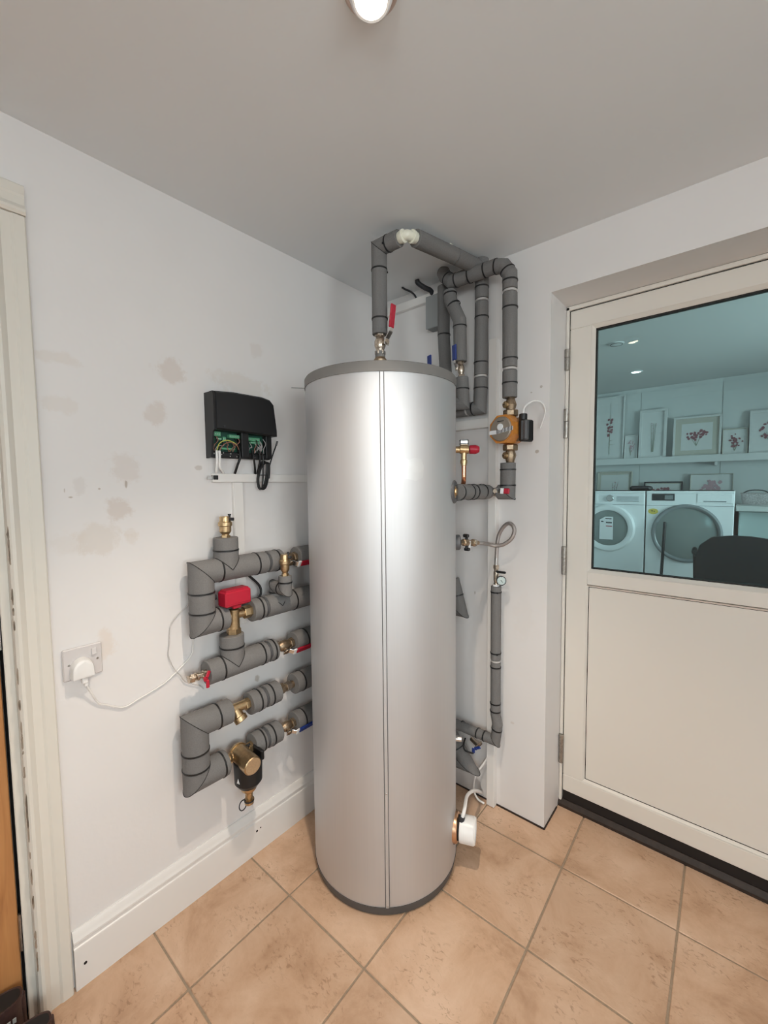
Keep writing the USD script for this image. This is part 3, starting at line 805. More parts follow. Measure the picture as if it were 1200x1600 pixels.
mf.part('drain_cap_strap', lathe(fc + A(0, 0, .300), (0, 0, -1), [(0, .0158), (0, .0172), (.005, .0172), (.005, .0158)], 24, cap=False), 'ink')

# ------------------------------------------------------------------ controller, its cables and the trunking (left wall)
ct = Thing('control_box', 'black wall controller with its lower cover off and green terminals showing', 'controller')
ct.part('back_plate', bb(.0, .012, -.940, -.702, 1.497, 1.705, .003), 'black')
side = Polygon([(.0, 1.495), (.034, 1.497), (.048, 1.580), (.061, 1.586), (.061, 1.700), (.056, 1.712), (0, 1.712)])
ct.part('side_wall', extr(side, ((1, 0, 0), (0, 0, 1), (0, -1, 0)), (0, -.934, 0), .007), 'black')
cov = Polygon([(-.9335, 1.588), (-.9335, 1.712), (-.905, 1.714), (-.875, 1.714), (-.872, 1.718), (-.755, 1.718), (-.750, 1.713), (-.722, 1.712), (-.706, 1.696), (-.694, 1.600), (-.694, 1.582), (-.706, 1.582), (-.706, 1.586)])
V = []
for (q, s_, x_) in ((cov, 1.0, .014), (cov, 1.0, .056), (cov.buffer(-.005, join_style=2), 1.0, .062)):
    V += [(x_, y, z) for y, z in q.exterior.coords[:-1]]
ct.part('cover', trimesh.convex.convex_hull(np.array(V)), 'black', smooth=20)
ct.part('cover_screw', cyl((.0615, -.905, 1.600), (.0632, -.905, 1.600), .004, 12), 'ink')
ct.part('lower_shelf', bb(.010, .030, -.934, -.708, 1.497, 1.516, .002), 'black')
ct.part('divider', bb(.010, .044, -.832, -.804, 1.500, 1.590, .002), 'black')
ct.part('right_cheek', bb(.010, .036, -.728, -.704, 1.500, 1.590, .002), 'black')
ct.part('circuit_board', bb(.0125, .0155, -.928, -.835, 1.520, 1.592), 'pcb_green')
ct.part('circuit_board', bb(.0125, .0155, -.802, -.730, 1.520, 1.592), 'pcb_green')
for y0_, y1_, z0_, z1_ in ((-.926, -.903, 1.568, 1.584), (-.922, -.900, 1.556, 1.564), (-.896, -.884, 1.552, 1.568), (-.872, -.833, 1.566, 1.578), (-.800, -.752, 1.562, 1.574), (-.790, -.745, 1.552, 1.560)):
    tb = ct.part('terminal_block', bb(.0155, .032, y0_, y1_, z0_, z1_, .001), 'terminal_green')
    k = max(2, int((y1_ - y0_) / .006))
    ct.part('terminal_screws', [cyl((.0318, y0_ + (i + .5) * (y1_ - y0_) / k, (z0_ + z1_) / 2), (.0326, y0_ + (i + .5) * (y1_ - y0_) / k, (z0_ + z1_) / 2), .0016, 8) for i in range(k)], 'steel', parent=tb, kind='stuff')
ct.part('capacitor', bb(.0155, .030, -.900, -.850, 1.525, 1.532, .001), 'terminal_green')
rw = random.Random(11)
for i in range(18):
    ya = rw.uniform(-.925, -.84) if i % 2 else rw.uniform(-.80, -.735)
    yb = ya + rw.uniform(-.03, .03)
    yb = min(max(yb, -.925), -.838) if i % 2 else min(max(yb, -.80), -.735)
    zt = rw.uniform(1.555, 1.575)
    m_ = rw.choice(['wire_grey', 'wire_grey', 'black', 'black', 'wire_brown', 'wire_grey'])
    ct.part('wire', cable([(.026, ya, zt), (.036, ya + .004, zt - .018), (.036, (ya + yb) / 2 + rw.uniform(-.01, .01), 1.535), (.028, yb, 1.519)], .0016, 6, 6), m_)
ct.part('wire', cable([(.032, -.920, 1.518), (.040, -.912, 1.545), (.040, -.885, 1.556), (.038, -.855, 1.548), (.032, -.840, 1.535)], .0018, 6, 8), 'wire_yellow')
ct.part('wire', cable([(.034, -.912, 1.518), (.042, -.900, 1.540), (.042, -.875, 1.550), (.040, -.850, 1.541), (.032, -.838, 1.528)], .0018, 6, 8), 'wire_brown')
for i, (y, z) in enumerate([(-.928, 1.510), (-.902, 1.508), (-.895, 1.514), (-.868, 1.512), (-.870, 1.503), (-.838, 1.511), (-.845, 1.503), (-.812, 1.512), (-.778, 1.510), (-.775, 1.502), (-.750, 1.510), (-.750, 1.503), (-.718, 1.510)]):
    ct.part('screw', lathe((.0300, y, z), (1, 0, 0), [(0, .0026), (.0012, .0022), (.0015, 0)], 10), 'steel')

for y, b in ((-.921, 0), (-.911, .012)):
    solo('white_control_cable', cable([(.034, y, 1.520), (.036, y - .001, 1.495), (.030, y + .001, 1.468), (.020, y + .004 + b, 1.452), (.010, y + .012 + b, 1.444)], .0042),
         'plastic_white', 'left of the two white cables below the black controller' if not b else 'right of the two white cables below the black controller', 'cable')
solo('black_control_cable', cable([(.030, -.836, 1.530), (.036, -.836, 1.502), (.026, -.842, 1.472), (.010, -.844, 1.443)], .0042), 'black', 'single black cable dropping from the middle of the black controller', 'cable')
for (y, yb, lab) in ((-.783, -.762, 'left strand of the two crossing black cables under the controller'), (-.757, -.754, 'right strand of the two crossing black cables under the controller')):
    solo('black_control_cable', cable([(.030, y, 1.530), (.037, y, 1.500), (.026, (y + yb) / 2, 1.47), (.010, yb, 1.443)], .0036), 'black', lab, 'cable')
co = []
for i in range(5):
    w = .012 + .0022 * i; dx = .026 + .0035 * i
    co += [(dx, -.748 + w * .4, 1.400 - .002 * i), (dx, -.756 - w * .3, 1.392), (dx, -.760 - w * .3, 1.43), (dx, -.738 - w * .5, 1.487 - .003 * i), (dx, -.727 + w * .3, 1.482), (dx, -.735 + w * .6, 1.43)]
hk = Thing('sensor_coil', 'coiled black sensor cable hanging below the controller, paper tag beside it', 'cable')
hk.part('cable_coil', cable([(.030, -.748, 1.528), (.040, -.746, 1.50)] + co + [(.034, -.722, 1.45), (.034, -.706, 1.50), (.034, -.684, 1.552)], .0026, 8, 8), 'black')
hk.part('sensor_tip', cyl((.034, -.684, 1.551), (.034, -.677, 1.569), .0036, 12, .001), 'dark_grey')
hk.part('binding', torus((.034, -.744, 1.44), (0, 0, 1), .012, .0016, 24, 6), 'tie_black')
tg = hk.part('paper_tag', bx((.0225, -.728, 1.408), (.0012, .018, .022), 0, np.array([[1, 0, 0], [0, .95, -.3], [0, .3, .95]])), 'label_white', smooth=False)
hk.part('tag_print', [bb(.0232, .0236, -.735, -.729, 1.400, 1.405), bb(.0232, .0236, -.727, -.722, 1.401, 1.405)], 'ink', parent=tg, smooth=False)
up = Thing('usb_plug', 'small black plug with metal tip resting on the end of the white trunking', 'plug')
up.part('plug_body', bx((.011, -.918, 1.430), (.012, .022, .019), .003), 'black')
up.part('metal_tip', bx((.011, -.937, 1.429), (.006, .016, .012), .001), 'steel')

tl_ = Thing('cable_trunking', 'white horizontal trunking below the controller on the left wall', 'trunking')
tl_.part('channel', bb(0, .014, -.928, -.30, 1.414, 1.444, .001), 'pvc_white')
tl_.part('cover', bb(.014, .016, -.928, -.30, 1.4150, 1.4425, .0006), 'pvc_white')
tv_ = Thing('cable_trunking', 'white vertical trunking dropping from below the controller to the large air vent', 'trunking')
tv_.part('channel', bb(0, .013, -.853, -.815, .90, 1.4135, .001), 'pvc_white')
tv_.part('cover', bb(.013, .015, -.8515, -.8165, .90, 1.4128, .0006), 'pvc_white')

# socket with plug and the thin white lead
so = Thing('wall_socket', 'single white switched wall socket on the left wall', 'socket')
so.part('face_plate', bb(0, .009, -1.364, -1.272, .875, .963, .003), 'socket_plate')
so.part('rocker', bx((.0105, -1.292, .942), (.006, .012, .018), .0012, np.array([[.98, 0, -.18], [0, 1, 0], [.18, 0, .98]])), 'socket_plate')
for y in (-1.350, -1.284):
    so.part('screw', cyl((.0088, y, .919), (.0097, y, .919), .003, 12), 'hinge_steel')
pg = Thing('plug', 'rounded white plug pushed into the wall socket', 'plug')
q = Polygon([(math.cos(a) * .0265, math.sin(a) * .031) for a in np.linspace(0, math.pi, 25)] + [(-.0275, -.020), (-.024, -.024), (.024, -.024), (.0275, -.020)])
V = []
for x_, b_ in ((.0092, 0), (.028, -.0005), (.034, -.003), (.037, -.008)):
    V += [(x_, -1.323 + y, .903 + z) for y, z in q.buffer(b_).exterior.coords[:-1]]
pg.part('plug_body', trimesh.convex.convex_hull(np.array(V)), 'plastic_white', smooth=35)
pg.part('cord_grip', [bx((.022, -1.319, .872), (.013, .015, .018), .003), bx((.021, -1.317, .860), (.008, .009, .014), .002)], 'plastic_white')
solo('plug_lead', cable([(.020, -1.316, .856), (.012, -1.300, .815), (.006, -1.285, .785), (.005, -1.265, .772), (.005, -1.245, .758), (.005, -1.220, .748), (.005, -1.180, .758), (.005, -1.140, .768), (.005, -1.100, .782), (.005, -1.060, .808), (.005, -1.022, .838), (.005, -1.013, .870), (.005, -1.012, .93), (.006, -1.0, .99)], .0024, 8),
     'pvc_white', 'thin white lead running along the wall from the plug to the pipes', 'cable')
solo('bell_wire', cable([(.006, -1.0, 1.04), (.005, -1.030, 1.005), (.005, -1.060, .985), (.005, -1.082, .955), (.005, -1.088, .90), (.005, -1.092, .86), (.006, -1.075, .81), (.006, -1.058, .785), (.006, -1.045, .760), (.006, -1.02, .742), (.006, -.994, .725), (.007, -.984, .712)], .0016, 8),
     'wire_pale', 'loose thin grey wire with a bare end below the drain cock', 'cable')

# ------------------------------------------------------------------ top outlet of the cylinder
ball_valve('red lever ball valve standing on top of the cylinder', (TX, TY, TZ + .125), (TX, TY, 1.945), .0165, (.86, -.06, 0), (.10, .05, 1), 'red_cap', 'nickel', L=.095, lift=.022, tag=False, gw=1.35)
bs = Thing('pipe_collar', 'flared brass collar under the valve on top of the cylinder', 'pipe fitting')
bs.part('collar', lathe((TX, TY, TZ + .098), (0, 0, 1), [(0, .0225), (.010, .0240), (.018, .0185), (.030, .0150), (.030, 0)], 28), 'old_brass')
hp = Thing('insulated_pipe', 'grey insulated riser from the cylinder top, turning right under the ceiling', 'insulated pipe')
RH = .0275
hp.part('sleeve', mitre([(TX, TY, 1.936), (TX, TY, 2.236), (.466, -.468, 2.236)], RH), 'foam')
for z in (2.160, 1.990):
    tie(hp, (TX, TY, z), (0, 0, 1), RH, 160 if z > 2.1 else None)
tie(hp, (.418, -.469, 2.236), (1, 0, 0), RH, 200)
seam_elbow(hp, (TX, TY, 2.236), (0, 0, 1), (1, .02, 0), RH)
wf_ = Thing('push_fit_elbow', 'white plastic push-fit elbow joining the two pipes under the ceiling', 'pipe fitting')
e0 = A(.497, -.461, 2.238)
ey = unit(A(.547, -.10, 2.262) - e0)
wf_.part('elbow', [cable([A(.466, -.468, 2.236), A(.482, -.467, 2.237), e0 + A(-.002, 0, 0), e0 + ey * .02, e0 + ey * .034], .016, 16)], 'fitting_white')
for c, d in ((A(.468, -.468, 2.236), A(1, 0, 0)), (e0 + ey * .034, -ey)):
    wf_.part('locking_collar', lathe(c, d, [(-.006, .018), (.008, .0205), (.012, .0215), (.018, .0215), (.020, .018)], 28), 'fitting_white')
hp2 = Thing('insulated_pipe', 'grey insulated pipe under the ceiling from white elbow to the door wall', 'insulated pipe')
hp2.part('sleeve', mitre([e0 + ey * .036, e0 + ey * .245], .0285), 'foam')
hp2.part('sleeve', mitre([e0 + ey * .248, A(.549, -.075, 2.262)], .0285), 'foam')
hp2.part('pipe_clip', [bx(e0 + ey * .225 + A(.0, .0, .028), (.010, .014, .020), .002)], 'fitting_white')

# ------------------------------------------------------------------ pipes on the door wall
RV = .027
v2 = Thing('insulated_pipe', 'grey insulated vertical pipe through the ceiling, behind the bent header', 'insulated pipe')
xa, yv = .555, -.045
v2.part('sleeve', mitre([(xa, yv, 2.299), (xa, yv, 2.145)], RV), 'foam')
v2.part('sleeve', mitre([(xa, yv, 2.132), (.552, yv, 1.843)], RV), 'foam')
v2.part('sleeve', mitre([(.552, yv, 1.832), (.549, yv, 1.712), (.497, yv, 1.712)], RV), 'foam')
v2.part('sleeve', mitre([(.489, yv, 1.712), (.30, yv, 1.712)], RV), 'foam')
clip(v2, (xa, yv, 2.1385), (0, 0, 1), RV); clip(v2, (.552, yv, 1.8375), (0, 0, 1), RV); clip(v2, (.493, yv, 1.712), (1, 0, 0), RV)
for z in (2.190, 2.072, 1.893, 1.790):
    tie(v2, (xa if z > 2 else .5515, yv, z), (0, 0, 1), RV)
tie(v2, (.520, yv, 1.712), (1, 0, 0), RV)
v1 = Thing('insulated_pipe', 'grey insulated vertical pipe beside the junction box, dropping behind the cylinder', 'insulated pipe')
v1.part('sleeve', mitre([(.374, yv, 2.25), (.374, yv, 2.05), (.390, yv, 1.79)], .026), 'foam')
tie(v1, (.3755, yv, 2.045), (0, 0, 1), .026)
yb = -.105
v1b = Thing('insulated_pipe', 'grey insulated pipe with an offset bend above the blue lever valve', 'insulated pipe')
v1b.part('sleeve', mitre([(.441, yb, 2.190), (.446, yb, 2.150), (.488, yb, 2.062), (.491, yb, 1.896)], .0265), 'foam')
v1b.part('sleeve', mitre([(.498, yb, 1.832), (.503, yb, 1.728), (.42, yb - .035, 1.722)], .0265), 'foam')
for c, ax in (((.443, yb, 2.176), (.12, 0, -1)), ((.460, yb, 2.128), (.042, 0, -.098)), ((.4885, yb, 2.036), (0, 0, 1)), ((.500, yb, 1.785), (0, 0, 1))):
    tie(v1b, c, ax, .0265)
ball_valve('blue lever ball valve below the offset bend, right of the cylinder lid', (.492, yb, 1.900), (.497, yb, 1.830), .0115, (-.35, -.90, 0), (-.02, 0, 1), 'blue', 'nickel', L=.075, lift=.014, tag=False, gw=2.0)
ball_valve('blue lever ball valve peeping over the cylinder lid, below the junction box', (.372, yb, 1.895), (.372, yb, 1.825), .0115, (-.3, -.90, 0), (-.02, 0, 1), 'blue', 'nickel', L=.062, lift=.014, tag=False, gw=2.0)

hh = Thing('insulated_pipe', 'grey insulated header bending over and dropping to the orange pump', 'insulated pipe')
zh, yh = 2.222, -.103
hh.part('sleeve', mitre([(.395, yh + .02, 2.290), (.412, yh + .012, 2.262), (.450, yh, zh + .004), (.640, yh, zh), (.676, yh, zh - .012), (.699, yh, zh - .046), (.700, yh, 2.118)], RV), 'foam')
hh.part('sleeve', mitre([(.700, yh, 2.106), (.702, yh, 1.834)], RV), 'foam')
hh.part('sleeve', mitre([(.702, yh, 1.822), (.7025, yh, 1.722)], RV), 'foam')
clip(hh, (.700, yh, 2.112), (0, 0, 1), RV); clip(hh, (.702, yh, 1.828), (0, 0, 1), RV)
for c, ax in (((.700, yh, 2.150), (0, 0, 1)), ((.701, yh, 2.052), (0, 0, 1)), ((.702, yh, 1.866), (0, 0, 1)), ((.702, yh, 1.776), (0, 0, 1)), ((.600, yh, zh), (1, 0, 0)), ((.532, yh, zh), (1, 0, 0)), ((.472, yh, zh + .003), (1, 0, -.01)), ((.430, yh + .006, 2.244), (.038, -.012, -.036)), ((.646, yh, zh - .002), (1, 0, -.15)), ((.690, yh, zh - .032), (.4, 0, -.8))):
    tie(hh, c, ax, RV)

# circulation pump with its two union valves
px, py = .704, -.100
pu = Thing('circulation_pump', 'orange circulation pump with black terminal box between two brass unions', 'pump')
pd = unit(A(-.20, -.98, 0.03))
pc = A(px, py + .012, 1.600)
pu.part('volute', [lathe(pc + pd * -.030, pd, [(0, .038), (.006, .050), (.040, .053), (.048, .046)], 36), lathe((px, py, 1.552), (0, 0, 1), [(0, .018), (.02, .020), (.076, .020), (.096, .018)], 24)], 'orange')
u_, v_, w_ = A(np.cross(A(0, 0, 1), pd)), A(0, 0, 1), pd
oc = Polygon([(math.cos(a) * .056, math.sin(a) * .056) for a in np.radians(np.arange(22.5, 360, 45))]).buffer(-.004).buffer(.004)
pu.part('motor_housing', extr(oc, (unit(u_), unit(v_ - (v_ @ pd) * pd), pd), pc + pd * .012, .052), 'orange', smooth=25)
pu.part('motor_flange', bx(pc + pd * .010, (.088, .088, .010), .003, np.stack([unit(u_), unit(np.cross(pd, unit(u_))), pd], 1)), 'old_brass')
fp = pu.part('face_plate', lathe(pc + pd * .064, pd, [(0, .046), (.004, .045), (.006, .042), (.006, 0)], 40), 'plate_grey')
pu.part('vent_screw', lathe(pc + pd * .070 + A(0, 0, .007), pd, [(0, .0125), (.003, .0125), (.0045, .0105), (.0045, 0)], 24), 'label_white', parent=fp)
pr_, pw_ = unit(u_), unit(np.cross(pd, unit(u_)))
FM = np.stack([pr_, pw_, pd], 1)


def on_face(a, b, w, h, t=.0008, d=.0706):
    return bx(pc + pd * d + pr_ * a + pw_ * b, (w, h, t), 0, FM)
sg = 1 if pr_[0] > 0 else -1
sh = 1 if pw_[2] > 0 else -1
pu.part('rating_label', on_face(-sg * .032, -sh * .011, .032, .015), 'label_white', parent=fp, smooth=False)
pu.part('barcode', [on_face(sg * (-.014 + .0050 * i), -sh * (.010 - .0006 * i), (.0022, .0030, .0018)[i % 3], .015, .0008, .0706) for i in range(14)], 'ink', parent=fp, smooth=False)
pu.part('barcode', [on_face(sg * (.0025 - .014 + .0050 * i), -sh * (.010 - .0006 * i), .0024, .015, .0007, .0705) for i in range(14)], 'label_white', parent=fp, smooth=False)
pu.part('plate_print', [on_face(sg * (-.012 + .006 * i), sh * .028, .004, .003) for i in range(5)], 'ink', parent=fp, smooth=False)
tb = pu.part('terminal_box', bx((px + .066, py - .012, 1.592), (.024, .060, .080), .006, rotz(math.radians(-22))), 'black')
pu.part('terminal_lid', bx((px + .074, py - .036, 1.592), (.020, .018, .072), .004, rotz(math.radians(-22))), 'dark_grey', parent=tb)
pu.part('terminal_gland', cyl((px + .056, py - .015, 1.628), (px + .056, py - .015, 1.654), .0145, 18, .002), 'black', parent=tb)
solo('pump_cable', cable([(px + .056, py - .015, 1.655), (px + .060, py - .010, 1.680), (px + .078, py + .02, 1.702), (px + .096, py + .055, 1.700), (px + .103, py + .075, 1.678), (px + .096, py + .085, 1.650), (px + .08, py + .09, 1.61)], .0034), 'plastic_white', 'thin white cable looping out of the pump terminal box', 'cable')


def pump_valve(label, z0, z1, znut, out):
    t = Thing('pump_valve', label, 'valve')
    x = px + .001
    t.part('body', lathe((x, py, z0), (0, 0, 1), [(0, .014), ((z1 - z0) * .2, .017), ((z1 - z0) * .5, .022), ((z1 - z0) * .8, .017), (z1 - z0, .014)], 26), 'old_brass')
    t.part('union_nut', lathe((x, py, znut - .011), (0, 0, 1), [(0, .027), (.003, .0295), (.019, .0295), (.022, .027)], 8), 'old_brass', smooth=False)
    d = unit(A(-.55, -.83, 0)); c = A(x, py, (z0 + z1) / 2)
    t.part('spindle', [lathe(c + d * .012, d, [(0, .013), (.014, .013), (.016, .009), (.018, .009), (.018, 0)], 20)], 'brass')
    t.part('slot', bx(c + d * .0305, (.002, .010, .002), 0, rotz(math.atan2(d[1], d[0]))), 'ink')
pump_valve('brass isolating valve above the orange pump', 1.668, 1.722, 1.664, 1)
pump_valve('brass isolating valve below the orange pump', 1.476, 1.534, 1.535, -1)

lo = Thing('insulated_pipe', 'short grey insulated elbow pipe right below the orange pump', 'insulated pipe')
lo.part('sleeve', mitre([(.696, -.100, 1.478), (.696, -.100, 1.366), (.658, -.100, 1.366)], .0285), 'foam')
tie(lo, (.696, -.100, 1.452), (0, 0, 1), .0285); tie(lo, (.696, -.100, 1.392), (0, 0, 1), .0285)
seam_elbow(lo, (.696, -.100, 1.366), (0, 0, -1), (-1, 0, 0), .0285)
lo2 = Thing('insulated_pipe', 'level grey insulated pipe between cylinder collar and red handled valve', 'insulated pipe')
lo2.part('sleeve', mitre([(.610, -.322, 1.371), (.621, -.140, 1.367)], .0285), 'foam')
lo2.part('sleeve', mitre([(.621, -.136, 1.367), (.620, -.112, 1.367)], .027), 'foam')
lo2.part('bare_pipe', cable([(.620, -.14, 1.367), (.620, -.108, 1.367), (.628, -.100, 1.367), (.645, -.100, 1.366)], .014, 14), 'brass')
for y in (-.318, -.255, -.225, -.165):
    tie(lo2, (.621 + (y + .140) * .0604, y, 1.369), (.011, .182, -.004), .0285)
ball_valve('red handled ball valve on the level pipe below the pump', (.630, -.100, 1.366), (.668, -.100, 1.366), .015, (.25, -.95, .15), (1, .05, -.03), 'red_bright', 'nickel', L=.032, lift=.016)

# pressure relief valve and its copper discharge pipe
rv = Thing('relief_valve', 'brass relief valve with a red cap on the upper cylinder side', 'valve')
ra = rad(36); rp = tk(36, 1.522)
rv.part('body', [lathe(rp - ra * .006, ra, [(0, .012), (.020, .012), (.022, .015), (.052, .015), (.054, .012)], 24), lathe(rp + ra * .030, (0, 0, -1), [(0, .010), (.036, .010), (.038, .0125), (.050, .0125)], 20)], 'brass')
rv.part('cap', lathe(rp + ra * .050, ra, [(0, .0155), (.020, .0165), (.028, .014), (.034, .010), (.034, 0)], 20), 'red')
rv.part('gauge_block', [bx(rp + ra * .030 + A(0, 0, .026), (.030, .024, .022), .003, rotz(math.radians(36)))], 'steel')
rv.part('gauge_stripe', [bx(rp + ra * .030 + A(0, 0, .026 + k), (.0304, .0244, .003), 0, rotz(math.radians(36))) for k in (-.006, .006)], 'ink', smooth=False)
cpz = rp + ra * .030
dp = Thing('discharge_pipe', 'bare copper pipe dropping from the red capped relief valve', 'pipe')
dp.part('pipe', cable([cpz + A(0, 0, -.046), cpz + A(0, 0, -.09), cpz + A(0, 0, -.098), cpz + A(-.004, .006, -.112), cpz + A(-.020, .028, -.126), cpz + A(-.05, .07, -.132)], .0085, 16), 'copper')
dp.part('olive', cyl(cpz + A(0, 0, -.048), cpz + A(0, 0, -.058), .0105, 18, .001), 'brass')

# filling loop: valve, braided hose, check valve with gauge, lower pipe
fv = Thing('filling_valve', 'small brass filling valve with black tee handles on the cylinder side', 'valve')
f0, f1 = tk(37, 1.186, TR + .016), A(.612, -.150, 1.168)
fdv = unit(f1 - f0); fl_ = .125
fv.part('body', lathe(f0, fdv, [(0, .009), (.02, .009), (.024, .013), (.05, .013), (.056, .010), (.080, .010), (.084, .013), (.105, .013), (.109, .008), (.125, .008)], 20), 'old_brass')
fv.part('nut', hexn(f0 + fdv * .088, f0 + fdv * .102, .015), 'nickel', smooth=False)
for k in (1, -1):
    c = f0 + fdv * .045
    fv.part('tee_handle', [cyl(c, c + A(0, 0, k * .022), .005, 12), bx(c + A(0, -.004 * k, k * .026), (.022, .014, .012), .003)], 'black')
c = f0 + fdv * .062
fv.part('label', bx(c + A(.010, -.012, -.004), (.004, .004, .026), 0), 'label_white', smooth=False)
ho = Thing('braided_hose', 'grey braided flexible hose curling in a loop beside the trunking', 'hose')
ho.part('hose', cable([f0 + fdv * .120, A(.614, -.100, 1.158), A(.632, -.074, 1.150), A(.664, -.068, 1.156), A(.695, -.064, 1.180), A(.707, -.060, 1.210), A(.698, -.055, 1.234), A(.676, -.050, 1.240), A(.652, -.046, 1.220), A(.635, -.044, 1.190), A(.628, -.045, 1.150), A(.627, -.047, 1.105), A(.627, -.050, 1.080)], .0076, 12, 12), 'braid')
ho.part('ferrule', cyl(f0 + fdv * .118, f0 + fdv * .150, .0078, 14, .001), 'steel')
ho.part('ferrule', cyl((.627, -.050, 1.066), (.627, -.0495, 1.098), .0078, 14, .001), 'steel')
gx, gy = .627, -.050
ck = Thing('check_valve', 'slim chrome check valve with black tap handle between hose and lower pipe', 'valve')
ck.part('body', lathe((gx, gy, .976), (0, 0, 1), [(0, .010), (.014, .010), (.018, .008), (.03, .0105), (.062, .0105), (.066, .008), (.078, .0095), (.092, .0095)], 20), 'nickel')
ck.part('nut', hexn((gx, gy, 1.052), (gx, gy, 1.066), .0125), 'nickel', smooth=False)
ck.part('olive', cyl((gx, gy - .002, .976), (gx, gy - .002, .987), .0125, 18, .001), 'label_white')
ck.part('tap_handle', [bx((gx + .026, gy - .010, 1.042), (.040, .010, .009), .003), cyl((gx, gy, 1.042), (gx + .010, gy - .010, 1.042), .005, 10)], 'black')
pgz = A(gx + .030, gy - .018, 1.010); gd = unit(A(.50, -.86, .12))
gg = Thing('pressure_gauge', 'small round pressure gauge with white dial above the lower pipe', 'gauge')
gg.part('case', lathe(pgz - gd * .012, gd, [(0, .013), (.003, .0185), (.022, .0190), (.0235, .0180), (.0235, .0165), (.021, .0165)], 32), 'ink')
gg.part('dial', lathe(pgz + gd * .0085, gd, [(0, .0166), (.001, .0166), (.001, 0)], 32), 'dial_white', smooth=False)
gu, gv, _ = frame(gd)
gg.part('needle', [cable([pgz + gd * .0104 - (gu * .6 - gv * .8) * .004, pgz + gd * .0104 + (gu * .6 - gv * .8) * .009], .0008, 6, smooth=False), cyl(pgz + gd * .0095, pgz + gd * .0112, .0018, 10)], 'ink')
gg.part('dial_marks', [bx(pgz + gd * .0097 + (gu * math.cos(a) + gv * math.sin(a)) * .0135, (.0012, .0012, .0006), 0, np.stack([gu, gv, gd], 1)) for a in np.radians(np.arange(-60, 241, 30))], 'ink', smooth=False, kind='stuff')
gg.part('glass', lathe(pgz + gd * .0116, gd, [(0, .0166), (.0006, .0166), (.0006, 0)], 32), 'glass_clear', smooth=False)
lp = Thing('insulated_pipe', 'slim grey insulated pipe below the pressure gauge, turning left near the floor', 'insulated pipe')
RG = .0208
lp.part('sleeve', mitre([(gx, gy, .980), (gx, gy, .672)], RG), 'foam')
lp.part('sleeve', mitre([(gx, gy, .660), (gx + .001, gy, .435), (gx + .010, gy, .395), (.628, gy, .322), (.40, gy - .01, .330)], RG), 'foam')
clip(lp, (gx, gy, .666), (0, 0, 1), RG)
for z, a in ((.956, 40), (.700, 40), (.640, 200), (.485, 200), (.452, 200)):
    tie(lp, (gx, gy, z), (0, 0, 1), RG, a)
for x, z in ((.580, .324), (.548, .325), (.47, .327)):
    tie(lp, (x, gy - .003, z), (1, 0, -.03), RG)
tie(lp, (.634, gy, .375), (.25, 0, 1), RG)

seam_elbow(lp, (.628, gy, .322), (-.009, 0, -.073), (-1, -.04, .035), RG)
b1 = Thing('insulated_pipe', 'stub of grey mitred pipe insulation behind the cylinder, level with the gauge', 'insulated pipe')
b1.part('sleeve', mitre([(.36, -.062, .852), (.468, -.062, .852), (.430, -.062, .985)], .0275), 'foam')
tie(b1, (.440, -.062, .852), (1, 0, 0), .0275); tie(b1, (.450, -.062, .915), (-.038, 0, .133), .0275)
seam_elbow(b1, (.468, -.062, .852), (1, 0, 0), (-.038, 0, .133), .0275)
b2 = Thing('insulated_pipe', 'grey mitred pipe elbow behind the cylinder near the floor', 'insulated pipe')
b2.part('sleeve', mitre([(.37, -.075, .172), (.508, -.075, .182), (.413, -.075, .300)], .031), 'foam')
tie(b2, (.452, -.075, .178), (1, 0, .083), .031); tie(b2, (.464, -.075, .237), (-.095, 0, .118), .031)
seam_elbow(b2, (.508, -.075, .182), (1, 0, .08), (-.095, 0, .118), .031)
b3 = Thing('drain_valve', 'small drain valve with a blue butterfly handle beside the lowest elbow', 'valve')
b3.part('body', [cyl((.50, -.02, .262), (.548, -.045, .262), .009, 14), cyl((.546, -.02, .262), (.546, -.066, .262), .007, 14)], 'nickel')
b3.part('handle', [bx((.546, -.068, .262), (.012, .008, .012), .002), bx((.560, -.070, .272), (.022, .006, .012), .003, np.array([[.85, 0, -.53], [0, 1, 0], [.53, 0, .85]])), bx((.536, -.070, .250), (.014, .006, .022), .003)], 'blue')
solo('tie_tail', cable([(.505, -.085, .300), (.512, -.112, .285), (.520, -.115, .268), (.540, -.108, .262), (.552, -.098, .258)], .0035), 'tie_black', 'curled black cable tie tail under the low turning pipe', 'cable tie')
solo('sensor_lead', cable([(.575, -.012, .205), (.555, -.03, .165), (.540, -.045, .140), (.528, -.05, .09), (.530, -.05, .05), (.545, -.045, .02), (.57, -.035, .006)], .0042), 'plastic_white', 'thin white lead by the foot of the vertical trunking', 'cable')

tr1 = Thing('cable_trunking', 'tall white vertical trunking from pump height to the floor on the door wall', 'trunking')
tr1.part('channel', bb(.576, .612, -.026, 0, .001, 1.985, .001), 'pvc_white')
tr1.part('cover', bb(.5775, .6105, -.028, -.026, .002, 1.984, .0006), 'pvc_white')
tr2 = Thing('cable_trunking', 'short white horizontal trunking left of the orange pump', 'trunking')
tr2.part('channel', bb(.20, .5755, -.024, 0, 1.632, 1.672, .001), 'pvc_white')
tr2.part('cover', bb(.20, .5750, -.026, -.024, 1.6335, 1.6705, .0006), 'pvc_white')
tr3 = Thing('cable_trunking', 'white trunking close under the ceiling above the cylinder', 'trunking')
tr3.part('channel', bb(.001, .335, -.022, 0, 2.222, 2.258, .001), 'pvc_white')
tr3.part('cover', bb(.001, .335, -.024, -.022, 2.2235, 2.2565, .0006), 'pvc_white')
jb = Thing('junction_box', 'grey junction box on the wall under the ceiling trunking', 'junction box')
jb.part('box', bb(.288, .352, -.050, 0, 2.088, 2.226, .003), 'box_grey')
